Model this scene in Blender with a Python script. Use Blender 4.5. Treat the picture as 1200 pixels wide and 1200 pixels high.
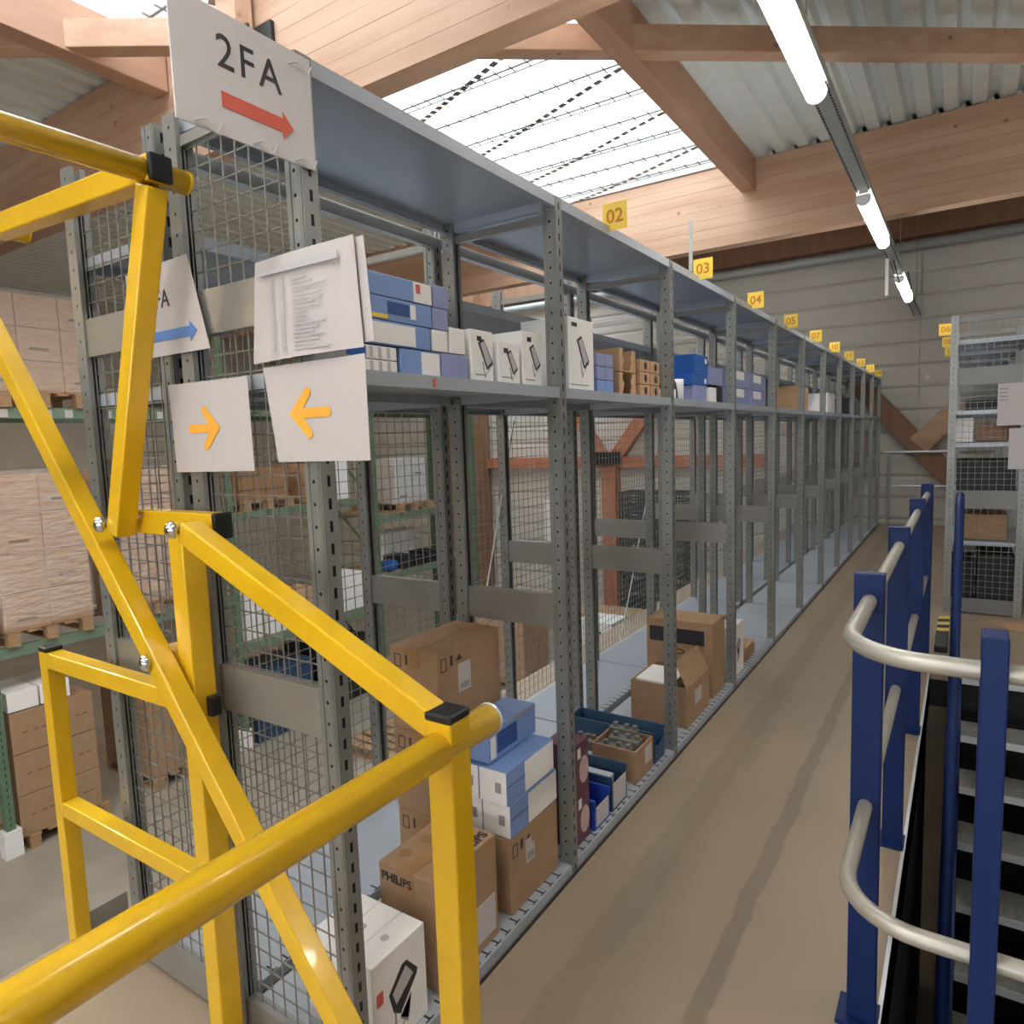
import bpy, bmesh, math, random
from mathutils import Vector, Matrix
random.seed(7)
scene = bpy.context.scene
C = scene.collection
for o in list(bpy.data.objects): bpy.data.objects.remove(o, do_unlink=True)

# ---------------------------------------------------------------- camera
# orientation from the two horizontal vanishing points of the shelving
V1, V2, CX = (1131., 498.), (-625., 558.), 600.
FPX = math.sqrt(-((V1[0]-CX)*(V2[0]-CX)+(V1[1]-CX)*(V2[1]-CX)))
ay = Vector((V1[0]-CX, V1[1]-CX, FPX)).normalized()
ax = -Vector((V2[0]-CX, V2[1]-CX, FPX)).normalized()
az = ax.cross(ay)
right = Vector((ax.x, ay.x, az.x)); down = Vector((ax.y, ay.y, az.y)); fwd = Vector((ax.z, ay.z, az.z))
cam = bpy.data.cameras.new('camera'); camo = bpy.data.objects.new('camera', cam); C.objects.link(camo)
m3 = Matrix((right, -down, -fwd)).transposed()
camo.matrix_world = Matrix.Translation((0, 0, 1.6)) @ m3.to_4x4()
cam.sensor_width = 36; cam.lens = FPX/1200*36; cam.clip_start = .02; cam.clip_end = 200
scene.camera = camo
# ---------------------------------------------------------------- sky and exposure
w = bpy.data.worlds.new('overcast_sky'); scene.world = w; w.use_nodes = True
bg = w.node_tree.nodes['Background']; bg.inputs[0].default_value = (.93, .96, 1, 1); bg.inputs[1].default_value = 2.8
vs = scene.view_settings
vs.view_transform = 'Standard'; vs.look = 'None'; vs.gamma = 1; vs.use_curve_mapping = False; vs.exposure = 1.0

# ---------------------------------------------------------------- helpers
def lin(c):
    c = c/255.
    return c/12.92 if c <= .04045 else ((c+.055)/1.055)**2.4
def rgb(r, g, b): return (lin(r), lin(g), lin(b), 1)
M = {}
def mat(name, col, rough=.6, metal=0., ns=0, na=0., bump=0., spec=.5, stretch=None, emit=0, col2=None, coat=0):
    m = bpy.data.materials.new(name); m.use_nodes = True; M[name] = m
    nt = m.node_tree; p = nt.nodes['Principled BSDF']
    c = rgb(*col); p.inputs['Base Color'].default_value = c
    p.inputs['Roughness'].default_value = rough; p.inputs['Metallic'].default_value = metal
    p.inputs['Specular IOR Level'].default_value = spec; p.inputs['Coat Weight'].default_value = coat
    if emit:
        p.inputs['Emission Color'].default_value = c; p.inputs['Emission Strength'].default_value = emit
    if ns:
        tc = nt.nodes.new('ShaderNodeTexCoord'); mp = nt.nodes.new('ShaderNodeMapping'); n = nt.nodes.new('ShaderNodeTexNoise')
        n.inputs['Scale'].default_value = ns; n.inputs['Detail'].default_value = 6
        if stretch: mp.inputs['Scale'].default_value = stretch
        nt.links.new(tc.outputs['Object'], mp.inputs[0]); nt.links.new(mp.outputs[0], n.inputs['Vector'])
        mx = nt.nodes.new('ShaderNodeMix'); mx.data_type = 'RGBA'
        if col2: c2 = rgb(*col2)
        else: c2 = tuple(max(0, v*(1-na)) for v in c[:3])+(1,)
        mr = nt.nodes.new('ShaderNodeMapRange'); mr.inputs[1].default_value = .35; mr.inputs[2].default_value = .65
        nt.links.new(n.outputs[0], mr.inputs[0]); nt.links.new(mr.outputs[0], mx.inputs[0])
        mx.inputs[6].default_value = c; mx.inputs[7].default_value = c2
        nt.links.new(mx.outputs[2], p.inputs['Base Color'])
        if bump:
            b = nt.nodes.new('ShaderNodeBump'); b.inputs['Strength'].default_value = bump; b.inputs['Distance'].default_value = .01
            nt.links.new(n.outputs[0], b.inputs['Height']); nt.links.new(b.outputs[0], p.inputs['Normal'])
    return m
mat('galv', (150, 151, 149), .42, .55, 9, .14)
mat('plate_dimmed', (126, 126, 124), .45, .5, 3, .1); mat('plate', (158, 158, 154), .38, .6, 3, .1)
mat('shelfmetal', (174, 182, 192), .36, .2, 4, .08)
mat('wire', (138, 136, 131), .4, .45)
mat('yellow', (228, 182, 26), .24, 0, 6, .08, coat=.3)
mat('black', (24, 24, 26), .45)
mat('void', (12, 12, 14), .7)  # near-black, painted in for the darkness around the stairs
mat('chrome', (215, 215, 215), .16, 1)
mat('bluepaint', (9, 38, 92), .5, 0, 5, .12, spec=.3)
mat('railsteel', (190, 187, 176), .42, .45, 8, .12)
mat('greenpaint', (112, 132, 112), .5, 0, 6, .12)
mat('greendark', (58, 108, 66), .5, 0, 6, .12)
mat('paper', (190, 184, 183), .75)
mat('signwhite', (200, 196, 197), .5)
mat('red', (206, 92, 76), .6); mat('blue_ink', (88, 128, 194), .6); mat('orange_ink', (240, 172, 58), .6)
mat('ink', (44, 42, 44), .6); mat('greyink', (150, 148, 148), .7); mat('paleink', (182, 180, 182), .7)
mat('carton', (164, 132, 102), .75, 0, 14, .1); mat('carton3', (208, 164, 122), .75, 0, 14, .1); mat('carton2', (188, 152, 118), .75, 0, 14, .1)
mat('cartoninside', (132, 98, 66), .8)
mat('kraftdark', (150, 112, 78), .75); mat('tape', (160, 122, 82), .35)
mat('whitebox', (236, 234, 232), .5); mat('bluebox', (122, 150, 202), .4); mat('purplebox', (138, 146, 186), .45)
mat('bluedeep', (24, 88, 168), .4); mat('navyprint', (44, 78, 140), .4); mat('printdark', (40, 36, 44), .5)
mat('burgundy', (98, 52, 70), .4); mat('pinkbulb', (196, 168, 170), .4)
mat('bin_blue', (34, 66, 160), .4); mat('bin_dark', (38, 72, 104), .45)
mat('device', (118, 116, 112), .5, 0, 20, .15)
mat('tagyellow', (242, 206, 78), .45); mat('tagink', (196, 120, 20), .5)
mat('wood', (204, 168, 141), .6, 0, 2.2, .2, stretch=(.35, 3, 3), col2=(190, 150, 122))
mat('wood_y', (190, 150, 124), .6, 0, 2.2, .2, stretch=(3, .35, 3), col2=(178, 136, 110))
mat('woodred', (198, 130, 98), .6, 0, 3, .2, stretch=(3, 3, .6), col2=(178, 110, 80))
mat('woodbrown', (150, 112, 86), .6, 0, 3, .2, stretch=(3, 3, .6))
mat('palletwood', (176, 142, 106), .8, 0, 9, .25, stretch=(1, 4, 4))
mat('deck', (238, 244, 241), .5, 0, 5, .05)
mat('wallpanel', (206, 202, 194), .6, 0, 2, .05)
mat('ground', (162, 153, 138), .45, 0, 1.6, .18)
mat('wrapwhite', (226, 226, 228), .3, 0, 8, .12, bump=.6)
mat('darkgoods', (40, 42, 48), .6, 0, 18, .4)
mat('cratemat', (58, 60, 64), .5)
mat('tube', (255, 252, 246), .4, emit=22)
mat('filltubewarm', (255, 226, 190), .4, emit=26)  # warm glow of the added unseen tubes by the racks
mat('trunking', (176, 180, 178), .45, .2)
mat('treadsteel', (150, 150, 146), .4, .5, 40, .3, bump=.3)
mat('hazard', (226, 196, 90), .5)
mat('foil', (206, 210, 214), .3, .2)

def knots(m):
    nt = M[m].node_tree; p = nt.nodes['Principled BSDF']; src = p.inputs['Base Color'].links[0].from_socket
    tc = nt.nodes.new('ShaderNodeTexCoord'); v = nt.nodes.new('ShaderNodeTexVoronoi'); v.inputs['Scale'].default_value = 3.2
    nt.links.new(tc.outputs['Object'], v.inputs['Vector'])
    k = nt.nodes.new('ShaderNodeMapRange'); k.inputs[1].default_value = .05; k.inputs[2].default_value = .085; k.inputs[3].default_value = .75; k.inputs[4].default_value = 0
    nt.links.new(v.outputs['Distance'], k.inputs[0])
    mx = nt.nodes.new('ShaderNodeMix'); mx.data_type = 'RGBA'; nt.links.new(k.outputs[0], mx.inputs[0]); nt.links.new(src, mx.inputs[6])
    mx.inputs[7].default_value = rgb(132, 92, 64); nt.links.new(mx.outputs[2], p.inputs['Base Color'])
knots('wood')
def nodes_floor():
    m = mat('floorboard', (154, 137, 117), .42, 0, 1.3, .1)
    nt = m.node_tree; p = nt.nodes['Principled BSDF']
    src = p.inputs['Base Color'].links[0].from_socket
    g = nt.nodes.new('ShaderNodeNewGeometry'); s = nt.nodes.new('ShaderNodeSeparateXYZ'); nt.links.new(g.outputs['Position'], s.inputs[0])
    n = nt.nodes.new('ShaderNodeTexNoise'); n.inputs['Scale'].default_value = 5; nt.links.new(g.outputs['Position'], n.inputs['Vector'])
    def M_(op, a, b=None, c=None):
        q = nt.nodes.new('ShaderNodeMath'); q.operation = op
        for i, v in enumerate((a, b, c)):
            if v is None: continue
            if isinstance(v, (int, float)): q.inputs[i].default_value = v
            else: nt.links.new(v, q.inputs[i])
        return q.outputs[0]
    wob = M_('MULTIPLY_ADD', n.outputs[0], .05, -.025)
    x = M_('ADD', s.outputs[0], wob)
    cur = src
    for cx, hw, f in ((-.575, .03, .72), (-.92, .06, .84)):        # darker bands along the aisle
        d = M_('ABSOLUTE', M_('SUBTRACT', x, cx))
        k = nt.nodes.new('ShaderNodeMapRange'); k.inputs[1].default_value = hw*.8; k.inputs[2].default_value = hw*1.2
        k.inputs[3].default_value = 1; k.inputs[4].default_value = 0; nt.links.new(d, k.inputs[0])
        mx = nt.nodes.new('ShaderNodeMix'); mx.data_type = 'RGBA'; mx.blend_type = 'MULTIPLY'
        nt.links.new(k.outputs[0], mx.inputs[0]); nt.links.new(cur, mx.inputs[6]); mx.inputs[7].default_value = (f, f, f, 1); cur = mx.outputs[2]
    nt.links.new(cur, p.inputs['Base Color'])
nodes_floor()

def nodes_post(name, col, pitch, r, metal=.55):
    """perforated steel: dark round punch holes in a row on every face, in the post's own space"""
    m = mat(name, col, .42, metal, 9, .14)
    nt = m.node_tree; p = nt.nodes['Principled BSDF']; src = p.inputs['Base Color'].links[0].from_socket
    tc = nt.nodes.new('ShaderNodeTexCoord'); s = nt.nodes.new('ShaderNodeSeparateXYZ'); nt.links.new(tc.outputs['Object'], s.inputs[0])
    sn = nt.nodes.new('ShaderNodeSeparateXYZ'); nt.links.new(tc.outputs['Normal'], sn.inputs[0])
    def M_(op, a, b=None, c=None):
        q = nt.nodes.new('ShaderNodeMath'); q.operation = op
        for i, v in enumerate((a, b, c)):
            if v is None: continue
            if isinstance(v, (int, float)): q.inputs[i].default_value = v
            else: nt.links.new(v, q.inputs[i])
        return q.outputs[0]
    isx = M_('GREATER_THAN', M_('ABSOLUTE', sn.outputs[0]), .5)
    a = M_('ADD', M_('MULTIPLY', s.outputs[0], M_('SUBTRACT', 1, isx)), M_('MULTIPLY', s.outputs[1], isx))
    z = M_('SUBTRACT', M_('FLOORED_MODULO', s.outputs[2], pitch), pitch/2)
    d = M_('SQRT', M_('ADD', M_('POWER', a, 2), M_('POWER', z, 2)))
    slot = M_('MULTIPLY', M_('MULTIPLY', isx, M_('LESS_THAN', M_('ABSOLUTE', a), .0045)), M_('LESS_THAN', M_('ABSOLUTE', z), pitch*.24))
    k = M_('MAXIMUM', M_('MULTIPLY', M_('LESS_THAN', d, r), M_('SUBTRACT', 1, isx)), slot)
    mx = nt.nodes.new('ShaderNodeMix'); mx.data_type = 'RGBA'
    nt.links.new(k, mx.inputs[0]); nt.links.new(src, mx.inputs[6]); mx.inputs[7].default_value = (.006, .006, .006, 1)
    nt.links.new(mx.outputs[2], p.inputs['Base Color'])
nodes_post('post', (146, 148, 146), .05, .0042)
nodes_post('greenpost', (98, 124, 100), .075, .011, 0)

def film_mat():
    m = bpy.data.materials.new('film'); m.use_nodes = True; M['film'] = m; nt = m.node_tree
    nt.nodes.remove(nt.nodes['Principled BSDF']); out = nt.nodes['Material Output']
    t = nt.nodes.new('ShaderNodeBsdfTransparent'); g = nt.nodes.new('ShaderNodeBsdfGlossy'); g.inputs['Roughness'].default_value = .16
    d = nt.nodes.new('ShaderNodeBsdfDiffuse'); d.inputs[0].default_value = (.75, .74, .73, 1)
    n = nt.nodes.new('ShaderNodeTexNoise'); n.inputs['Scale'].default_value = 5; n.inputs['Detail'].default_value = 8
    tc = nt.nodes.new('ShaderNodeTexCoord'); mp = nt.nodes.new('ShaderNodeMapping'); mp.inputs['Scale'].default_value = (1, 1, 4)
    nt.links.new(tc.outputs['Object'], mp.inputs[0]); nt.links.new(mp.outputs[0], n.inputs['Vector'])
    b = nt.nodes.new('ShaderNodeBump'); b.inputs['Strength'].default_value = 1; b.inputs['Distance'].default_value = .08
    nt.links.new(n.outputs[0], b.inputs['Height']); nt.links.new(b.outputs[0], g.inputs['Normal'])
    m1 = nt.nodes.new('ShaderNodeMixShader'); m1.inputs[0].default_value = .3; nt.links.new(g.outputs[0], m1.inputs[1]); nt.links.new(d.outputs[0], m1.inputs[2])
    m2 = nt.nodes.new('ShaderNodeMixShader'); m2.inputs[0].default_value = .36; nt.links.new(t.outputs[0], m2.inputs[1]); nt.links.new(m1.outputs[0], m2.inputs[2])
    nt.links.new(m2.outputs[0], out.inputs[0])
film_mat()
def pane_mat():
    m = bpy.data.materials.new('pane'); m.use_nodes = True; M['pane'] = m; nt = m.node_tree
    nt.nodes.remove(nt.nodes['Principled BSDF']); out = nt.nodes['Material Output']
    t = nt.nodes.new('ShaderNodeBsdfTransparent'); t.inputs[0].default_value = (.9, .94, .95, 1)
    d = nt.nodes.new('ShaderNodeBsdfTranslucent'); d.inputs[0].default_value = (.95, .97, 1, 1)
    m2 = nt.nodes.new('ShaderNodeMixShader'); m2.inputs[0].default_value = .25; nt.links.new(t.outputs[0], m2.inputs[1]); nt.links.new(d.outputs[0], m2.inputs[2])
    nt.links.new(m2.outputs[0], out.inputs[0])
pane_mat()

class MB:
    def __init__(s): s.v = []; s.f = []
    def raw(s, vs, fs):
        o = len(s.v); s.v += [tuple(q) for q in vs]; s.f += [tuple(i+o for i in f) for f in fs]; return s
    def box(s, x0, x1, y0, y1, z0, z1):
        if x0 > x1: x0, x1 = x1, x0
        if y0 > y1: y0, y1 = y1, y0
        if z0 > z1: z0, z1 = z1, z0
        return s.raw([(x0,y0,z0),(x1,y0,z0),(x1,y1,z0),(x0,y1,z0),(x0,y0,z1),(x1,y0,z1),(x1,y1,z1),(x0,y1,z1)],
              [(0,3,2,1),(4,5,6,7),(0,1,5,4),(1,2,6,5),(2,3,7,6),(3,0,4,7)])
    def bar(s, p, q, w, h, up=(0, 0, 1)):
        p, q = Vector(p), Vector(q); d = (q-p).normalized(); u = Vector(up)
        sd = d.cross(u)
        if sd.length < 1e-4: sd = d.cross(Vector((0, 1, 0)))
        sd.normalize(); u = sd.cross(d)
        a, b = sd*w/2, u*h/2
        vs_ = [p-a-b, p+a-b, p+a+b, p-a+b, q-a-b, q+a-b, q+a+b, q-a+b]
        return s.raw(vs_, [(0,1,2,3),(7,6,5,4),(0,4,5,1),(1,5,6,2),(2,6,7,3),(3,7,4,0)])
    def tube(s, pts, r, n=12, caps=True):
        pts = [Vector(p) for p in pts]; o = len(s.v); ref = None; rings = []
        for i, p in enumerate(pts):
            d = (pts[min(i+1, len(pts)-1)]-pts[max(i-1, 0)]).normalized()
            if ref is None:
                ref = d.cross(Vector((0, 0, 1)))
                if ref.length < 1e-3: ref = Vector((1, 0, 0))
            ref = (ref-d*ref.dot(d)).normalized(); b = d.cross(ref)
            rings.append([p+(ref*math.cos(2*math.pi*k/n)+b*math.sin(2*math.pi*k/n))*r for k in range(n)])
        for rg in rings: s.v += [tuple(q) for q in rg]
        for i in range(len(pts)-1):
            for k in range(n):
                k2 = (k+1) % n; s.f.append((o+i*n+k, o+i*n+k2, o+(i+1)*n+k2, o+(i+1)*n+k))
        if caps:
            s.f.append(tuple(o+k for k in reversed(range(n)))); e = o+(len(pts)-1)*n; s.f.append(tuple(e+k for k in range(n)))
        return s
    def dome(s, c, ax_, r, hgt, n=10, m=4):
        c = Vector(c); d = Vector(ax_).normalized(); u = d.orthogonal().normalized(); b = d.cross(u); o = len(s.v)
        for j in range(m):
            t = j/m*math.pi/2
            for k in range(n):
                a = 2*math.pi*k/n; s.v.append(tuple(c+(u*math.cos(a)+b*math.sin(a))*r*math.cos(t)+d*hgt*math.sin(t)))
        s.v.append(tuple(c+d*hgt))
        for j in range(m-1):
            for k in range(n): s.f.append((o+j*n+k, o+j*n+(k+1) % n, o+(j+1)*n+(k+1) % n, o+(j+1)*n+k))
        for k in range(n): s.f.append((o+(m-1)*n+k, o+(m-1)*n+(k+1) % n, o+m*n))
        s.f.append(tuple(o+k for k in reversed(range(n)))); return s
    def prism(s, poly, axis, a, b):
        """poly of 2-D points in the plane of the two other axes, extruded along axis from a to b"""
        n = len(poly)
        def P(q, t):
            return {'x': (t, q[0], q[1]), 'y': (q[0], t, q[1]), 'z': (q[0], q[1], t)}[axis]
        return s.raw([P(q, a) for q in poly]+[P(q, b) for q in poly],
            [tuple(range(n)), tuple(reversed(range(n, 2*n)))]+[(i, i+n, (i+1) % n+n, (i+1) % n) for i in range(n)])
    def mesh(s, name, m, off=(0, 0, 0), smooth=False, bevel=0):
        me = bpy.data.meshes.new(name)
        me.from_pydata([(x-off[0], y-off[1], z-off[2]) for x, y, z in s.v], [], s.f)
        bm = bmesh.new(); bm.from_mesh(me); bmesh.ops.recalc_face_normals(bm, faces=bm.faces)
        if bevel: bmesh.ops.bevel(bm, geom=bm.edges[:], offset=bevel, segments=2, affect='EDGES', profile=.5)
        bm.to_mesh(me); bm.free()
        if smooth:
            for p in me.polygons: p.use_smooth = len(p.vertices) == 4
        me.materials.append(M[m]); return me
    def build(s, name, m, parent=None, origin=None, smooth=False, bevel=0):
        """vertices are in world space; origin (world) becomes the object's own origin"""
        pl = wl(parent)
        if origin is None: origin = pl
        me = s.mesh(name, m, origin, smooth, bevel)
        return link(name, me, parent, origin)
def wl(o):
    v = Vector((0, 0, 0))
    while o is not None: v += o.location; o = o.parent
    return v
def link(name, me, parent, origin):
    o = bpy.data.objects.new(name, me); C.objects.link(o); o.location = Vector(origin)-wl(parent)
    o.parent = parent; return o
def tag(o, label, cat, group=None):
    o['label'] = label; o['category'] = cat
    if group: o['group'] = group
    return o
def struct(o): o['kind'] = 'structure'; return o
def thing(name, label, cat, loc, group=None):
    o = bpy.data.objects.new(name, None); C.objects.link(o); o.location = loc; o.empty_display_size = .1
    return tag(o, label, cat, group)
def bx(*a): return MB().box(*a)
_tc = {}
def text(name, s, size, m, parent, loc, facing, align='CENTER', rot=0, bold=.0, squash=1, space=1):
    cu = bpy.data.curves.new('lettering', 'FONT'); cu.body = s; cu.size = size; cu.align_x = align; cu.align_y = 'CENTER'; cu.extrude = .0006; cu.offset = bold; cu.resolution_u = 3; cu.space_character = space
    o = bpy.data.objects.new('tmp', cu); C.objects.link(o)
    dg = bpy.context.evaluated_depsgraph_get(); me = bpy.data.meshes.new_from_object(o.evaluated_get(dg))
    bpy.data.objects.remove(o, do_unlink=True); bpy.data.curves.remove(cu)
    r = {'-y': Matrix.Rotation(math.pi/2, 4, 'X'), '+x': Matrix.Rotation(math.pi/2, 4, 'Z') @ Matrix.Rotation(math.pi/2, 4, 'X'),
         '+z': Matrix.Identity(4), '+zx': Matrix.Rotation(math.pi/2, 4, 'Z'), '-x': Matrix.Rotation(-math.pi/2, 4, 'Z') @ Matrix.Rotation(math.pi/2, 4, 'X')}[facing]
    me.transform(r @ Matrix.Rotation(rot, 4, 'Z') @ Matrix.Diagonal((squash, 1, 1, 1)))
    me.materials.clear(); me.materials.append(M[m])
    return link(name, me, parent, loc)

def flat(parent, name, m, facing, at, poly, th=.0012):
    """printed or pasted flat shape: poly of (u, v) on the plane, u to the viewer's right, v up"""
    b = MB()
    if facing == '+x': b.prism(poly, 'x', at, at+th)
    elif facing == '-x': b.prism(poly, 'x', at-th, at)
    elif facing == '-y': b.prism(poly, 'y', at-th, at)
    else: b.prism(poly, 'z', at, at+th)
    return b.build(name, m, parent)
def rect(u0, u1, v0, v1): return [(u0, v0), (u1, v0), (u1, v1), (u0, v1)]
def arrow(u0, u1, v, w, hw, hl, slope=0):
    s = 1 if u1 > u0 else -1
    P = [(u0, v-w/2), (u1-s*hl, v-w/2), (u1-s*hl, v-hw/2), (u1, v), (u1-s*hl, v+hw/2), (u1-s*hl, v+w/2), (u0, v+w/2)]
    return [(a, b+slope*(a-u0)) for a, b in P]

# ================================================================ the building
GZ = -2.44          # ground floor, the mezzanine floor is z = 0
g = bx(-17, 5, -9, 13.2, GZ-.1, GZ).build('floor', 'ground'); struct(g); g['label'] = 'grey concrete ground floor below the mezzanine'
HX0, HX1, HY0, HY1 = -.145, 1.0, 1.42, 5.12      # stair opening
mz = MB(); T = -.22
mz.box(-2.44, HX0, -4, 12.95, T, 0); mz.box(HX0, HX1, -4, HY0, T, 0); mz.box(HX0, HX1, HY1, 12.95, T, 0); mz.box(HX1, 5, -4, 12.95, T, 0)
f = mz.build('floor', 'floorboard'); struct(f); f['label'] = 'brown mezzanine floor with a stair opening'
# far wall of horizontal cassette panels
wall = bpy.data.objects.new('wall_back', None); C.objects.link(wall); struct(wall); wall.location = (-6, 13, GZ)
bx(-17, 5, 13.04, 13.2, GZ, 5.2).build('backing', 'wallpanel', wall)
for xa, xb in ((-17, -9.4), (-9.4, -.64), (-.64, 5)):
    z = GZ
    while z < 4.35:
        h = min(.36, 4.4-z)
        b = MB(); b.prism([(13.04, z+.006), (13.012, z+.012), (13.0, z+.05), (13.0, z+h-.05), (13.012, z+h-.012), (13.04, z+h-.006)], 'x', xa+.008, xb-.008)
        b.build('panel', 'wallpanel', wall); z += .36
bx(-17, 5, 12.75, 13.0, 4.55, 5.0).build('wall_plate', 'woodbrown', wall)
MB().tube([(-17, 12.8, 4.42), (5, 12.8, 4.42)], .07, 12).build('eaves_pipe', 'trunking', wall, smooth=True)
for nm, a in (('wall_left', (-17.2, -17, -9, 13.2, GZ, 5.2)), ('wall_right', (5, 5.2, -9, 13.2, GZ, 5.2))):
    struct(bx(*a).build(nm, 'wallpanel'))
wf = MB(); wf.box(-17, -6.2, -9.2, -9, GZ, 5.2); wf.box(-17, 5, -9.2, -9, GZ, .2); wf.box(-17, 5, -9.2, -9, 2.3, 5.2)  # openings in this unseen wall are sized for the light they let in
for x in (-17, -11.7, -6.2, -.7, 4.7): wf.box(x, x+.3, -9.2, -9, .2, 2.3)
struct(wf.build('wall_front_unseen', 'wallpanel'))
# roof deck: trapezoidal sheets, one metre wide
ceil = bpy.data.objects.new('ceiling', None); C.objects.link(ceil); struct(ceil); ceil.location = (-6, 2, 5)
SKX0, SKX1 = -5.75, -2.36
def sheet(x0, x1, y0, y1):
    b = MB(); n = 4; p = (x1-x0)/n; prof = []
    for i in range(n):
        a = x0+i*p; prof += [(a, 4.995), (a+.5*p, 4.995), (a+.62*p, 5.07), (a+.88*p, 5.07)]
    prof.append((x1, 4.995))
    k = len(prof); b.raw([(q[0], y0, q[1]) for q in prof]+[(q[0], y1, q[1]) for q in prof], [(i, i+1, i+1+k, i+k) for i in range(k-1)])
    return b.build('deck_sheet', 'deck', ceil)
bays_y = ((-9.1, -2.0), (-2.0, 3.68), (3.68, 9.3), (9.3, 13.1))
OPEN = ((SKX0, SKX1),)*3+((-9.6, -6.4),)
for bi, (ya, yb) in enumerate(bays_y):
    ox0, ox1 = OPEN[bi]
    x = ox1+.08
    while x < 5: sheet(x, x+1, ya, yb); x += 1
    x = ox0-.08
    while x > -17: sheet(x-1, x, ya, yb); x -= 1
    y0_, y1_ = (-9.2 if bi == 0 else ya), (13.2 if bi == 3 else yb)
    bx(-17.2, ox0-.05, y0_, y1_, 5.12, 5.2).build('insulation', 'wallpanel', ceil)
    bx(ox1+.05, 5.2, y0_, y1_, 5.12, 5.2).build('insulation', 'wallpanel', ceil)
# skylight strips between roof beams; the last unseen, added to brighten the wall
for wi, (ya, yb) in enumerate(((-7.6, -2.15), (-1.85, 3.55), (3.8, 9.18), (9.42, 12.7))):
    wx0, wx1 = OPEN[wi]
    win = bpy.data.objects.new('window_%d' % (wi+1), None); C.objects.link(win); struct(win); win.location = ((wx0+wx1)/2, (ya+yb)/2, 5)
    win['label'] = 'long translucent skylight strip in the roof'  # the last strip is unseen, added to brighten the wall
    npn = 5
    for i in range(npn):
        a = ya+(yb-ya)*i/npn; c = ya+(yb-ya)*(i+1)/npn
        bx(wx0, wx1, a+.005, c-.005, 5.55, 5.556).build('pane', 'pane', win)
    for a in ((wx0-.05, wx0, ya-.05, yb+.05), (wx1, wx1+.05, ya-.05, yb+.05), (wx0, wx1, ya-.05, ya), (wx0, wx1, yb, yb+.05)): bx(a[0], a[1], a[2], a[3], 4.99, 5.6).build('upstand', 'wallpanel', win)
    if wi in (0, 3): continue
    y = ya+.25; k = 0
    while y < yb-.1:                                  # safety net rods with wire ticks below the panes
        b = MB(); b.tube([(SKX0, y, 5.03), (SKX1, y, 5.03)], .010, 6)
        if k % 2: b.tube([(SKX0, y+.1, 5.04), (SKX1, y+.1, 5.04)], .007, 6)
        x = SKX0+.1
        while x < SKX1: b.box(x, x+.012, y-.07, y+.07, 5.02, 5.03); x += .17
        b.build('net_rod', 'galv', win); y += .55; k += 1
    for s0 in range(4):                               # slack diagonal webbing, dashed by the net
        b = MB(); pts = []
        for i in range(25):
            t = i/24; pts.append((-5.3+t*2.7, ya+1.35+s0*1.08+.95*(1-t)**1.5, 5.0-.1*math.sin(math.pi*t)))
        for i in range(0, 24):
            p_, q_ = Vector(pts[i]), Vector(pts[i+1]); b.bar(p_, p_+(q_-p_)*.68, .06, .004)
        o = b.build('net_webbing', 'galv', win); o['kind'] = 'stuff'
# glulam beams, built of laminations
def glulam(name, label, x0, x1, y0, y1, z0, z1, n, m='wood'):
    t = thing(name, label, 'beam', ((x0+x1)/2, (y0+y1)/2, z0))
    h = (z1-z0)/n
    for i in range(n):
        e = random.uniform(0, .002)
        bx(x0, x1, y0+e, y1-e, z0+i*h+.0012, z0+(i+1)*h-.0012).build('lamination', m, t)
    return t
glulam('roof_beam', 'big laminated timber roof beam above the large 2FA sign', -16.9, 4.9, 3.58, 3.78, 4.0, 4.98, 8)
glulam('roof_beam', 'big laminated timber roof beam crossing behind the second light tube', -16.9, 4.9, 9.2, 9.4, 4.0, 4.98, 8)
glulam('roof_beam', 'laminated timber roof beam behind the camera', -16.9, 4.9, -2.1, -1.9, 4.0, 4.98, 8)
for (ya, yb, lb) in ((3.79, 9.19, 'between the two big roof beams'), (-1.89, 3.57, 'above the yellow gate')):
    for (xa, xb, sd) in ((SKX1-.08, SKX1+.09, 'right'), (SKX0-.1, SKX0+.08, 'left')):
        t = tag(bx(xa, xb, ya, yb, 4.6, 4.985).build('roof_purlin', 'wood_y', None, ((xa+xb)/2, (ya+yb)/2, 4.6), bevel=.006),
            'timber purlin along the %s skylight edge %s' % (sd, lb), 'beam')
def brace(label, p, q):
    return tag(MB().bar(p, q, .15, .2).build('roof_brace', 'wood', None, p, bevel=.006), label, 'beam')
brace('brown diagonal roof brace crossing above the first light tube', (-4.4, 3.83, 4.72), (2.4, 9.1, 4.72))
brace('diagonal timber roof brace at the top left above the yellow gate', (-8.6, .75, 4.72), (-4.75, 3.53, 4.72))
t = thing('beam_bracket', 'dark steel bracket with a short timber strut behind the 2FA sign', 'bracket', (-4.6, 3.5, 4.4))
bx(-4.9, -4.3, 3.545, 3.578, 4.42, 4.7).build('plate', 'black', t)
bx(-4.72, -4.5, 3.4, 3.545, 4.5, 4.98).build('strut', 'wood', t)
bx(-4.85, -4.35, 3.38, 3.4, 4.5, 4.62).build('shoe', 'black', t)

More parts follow.
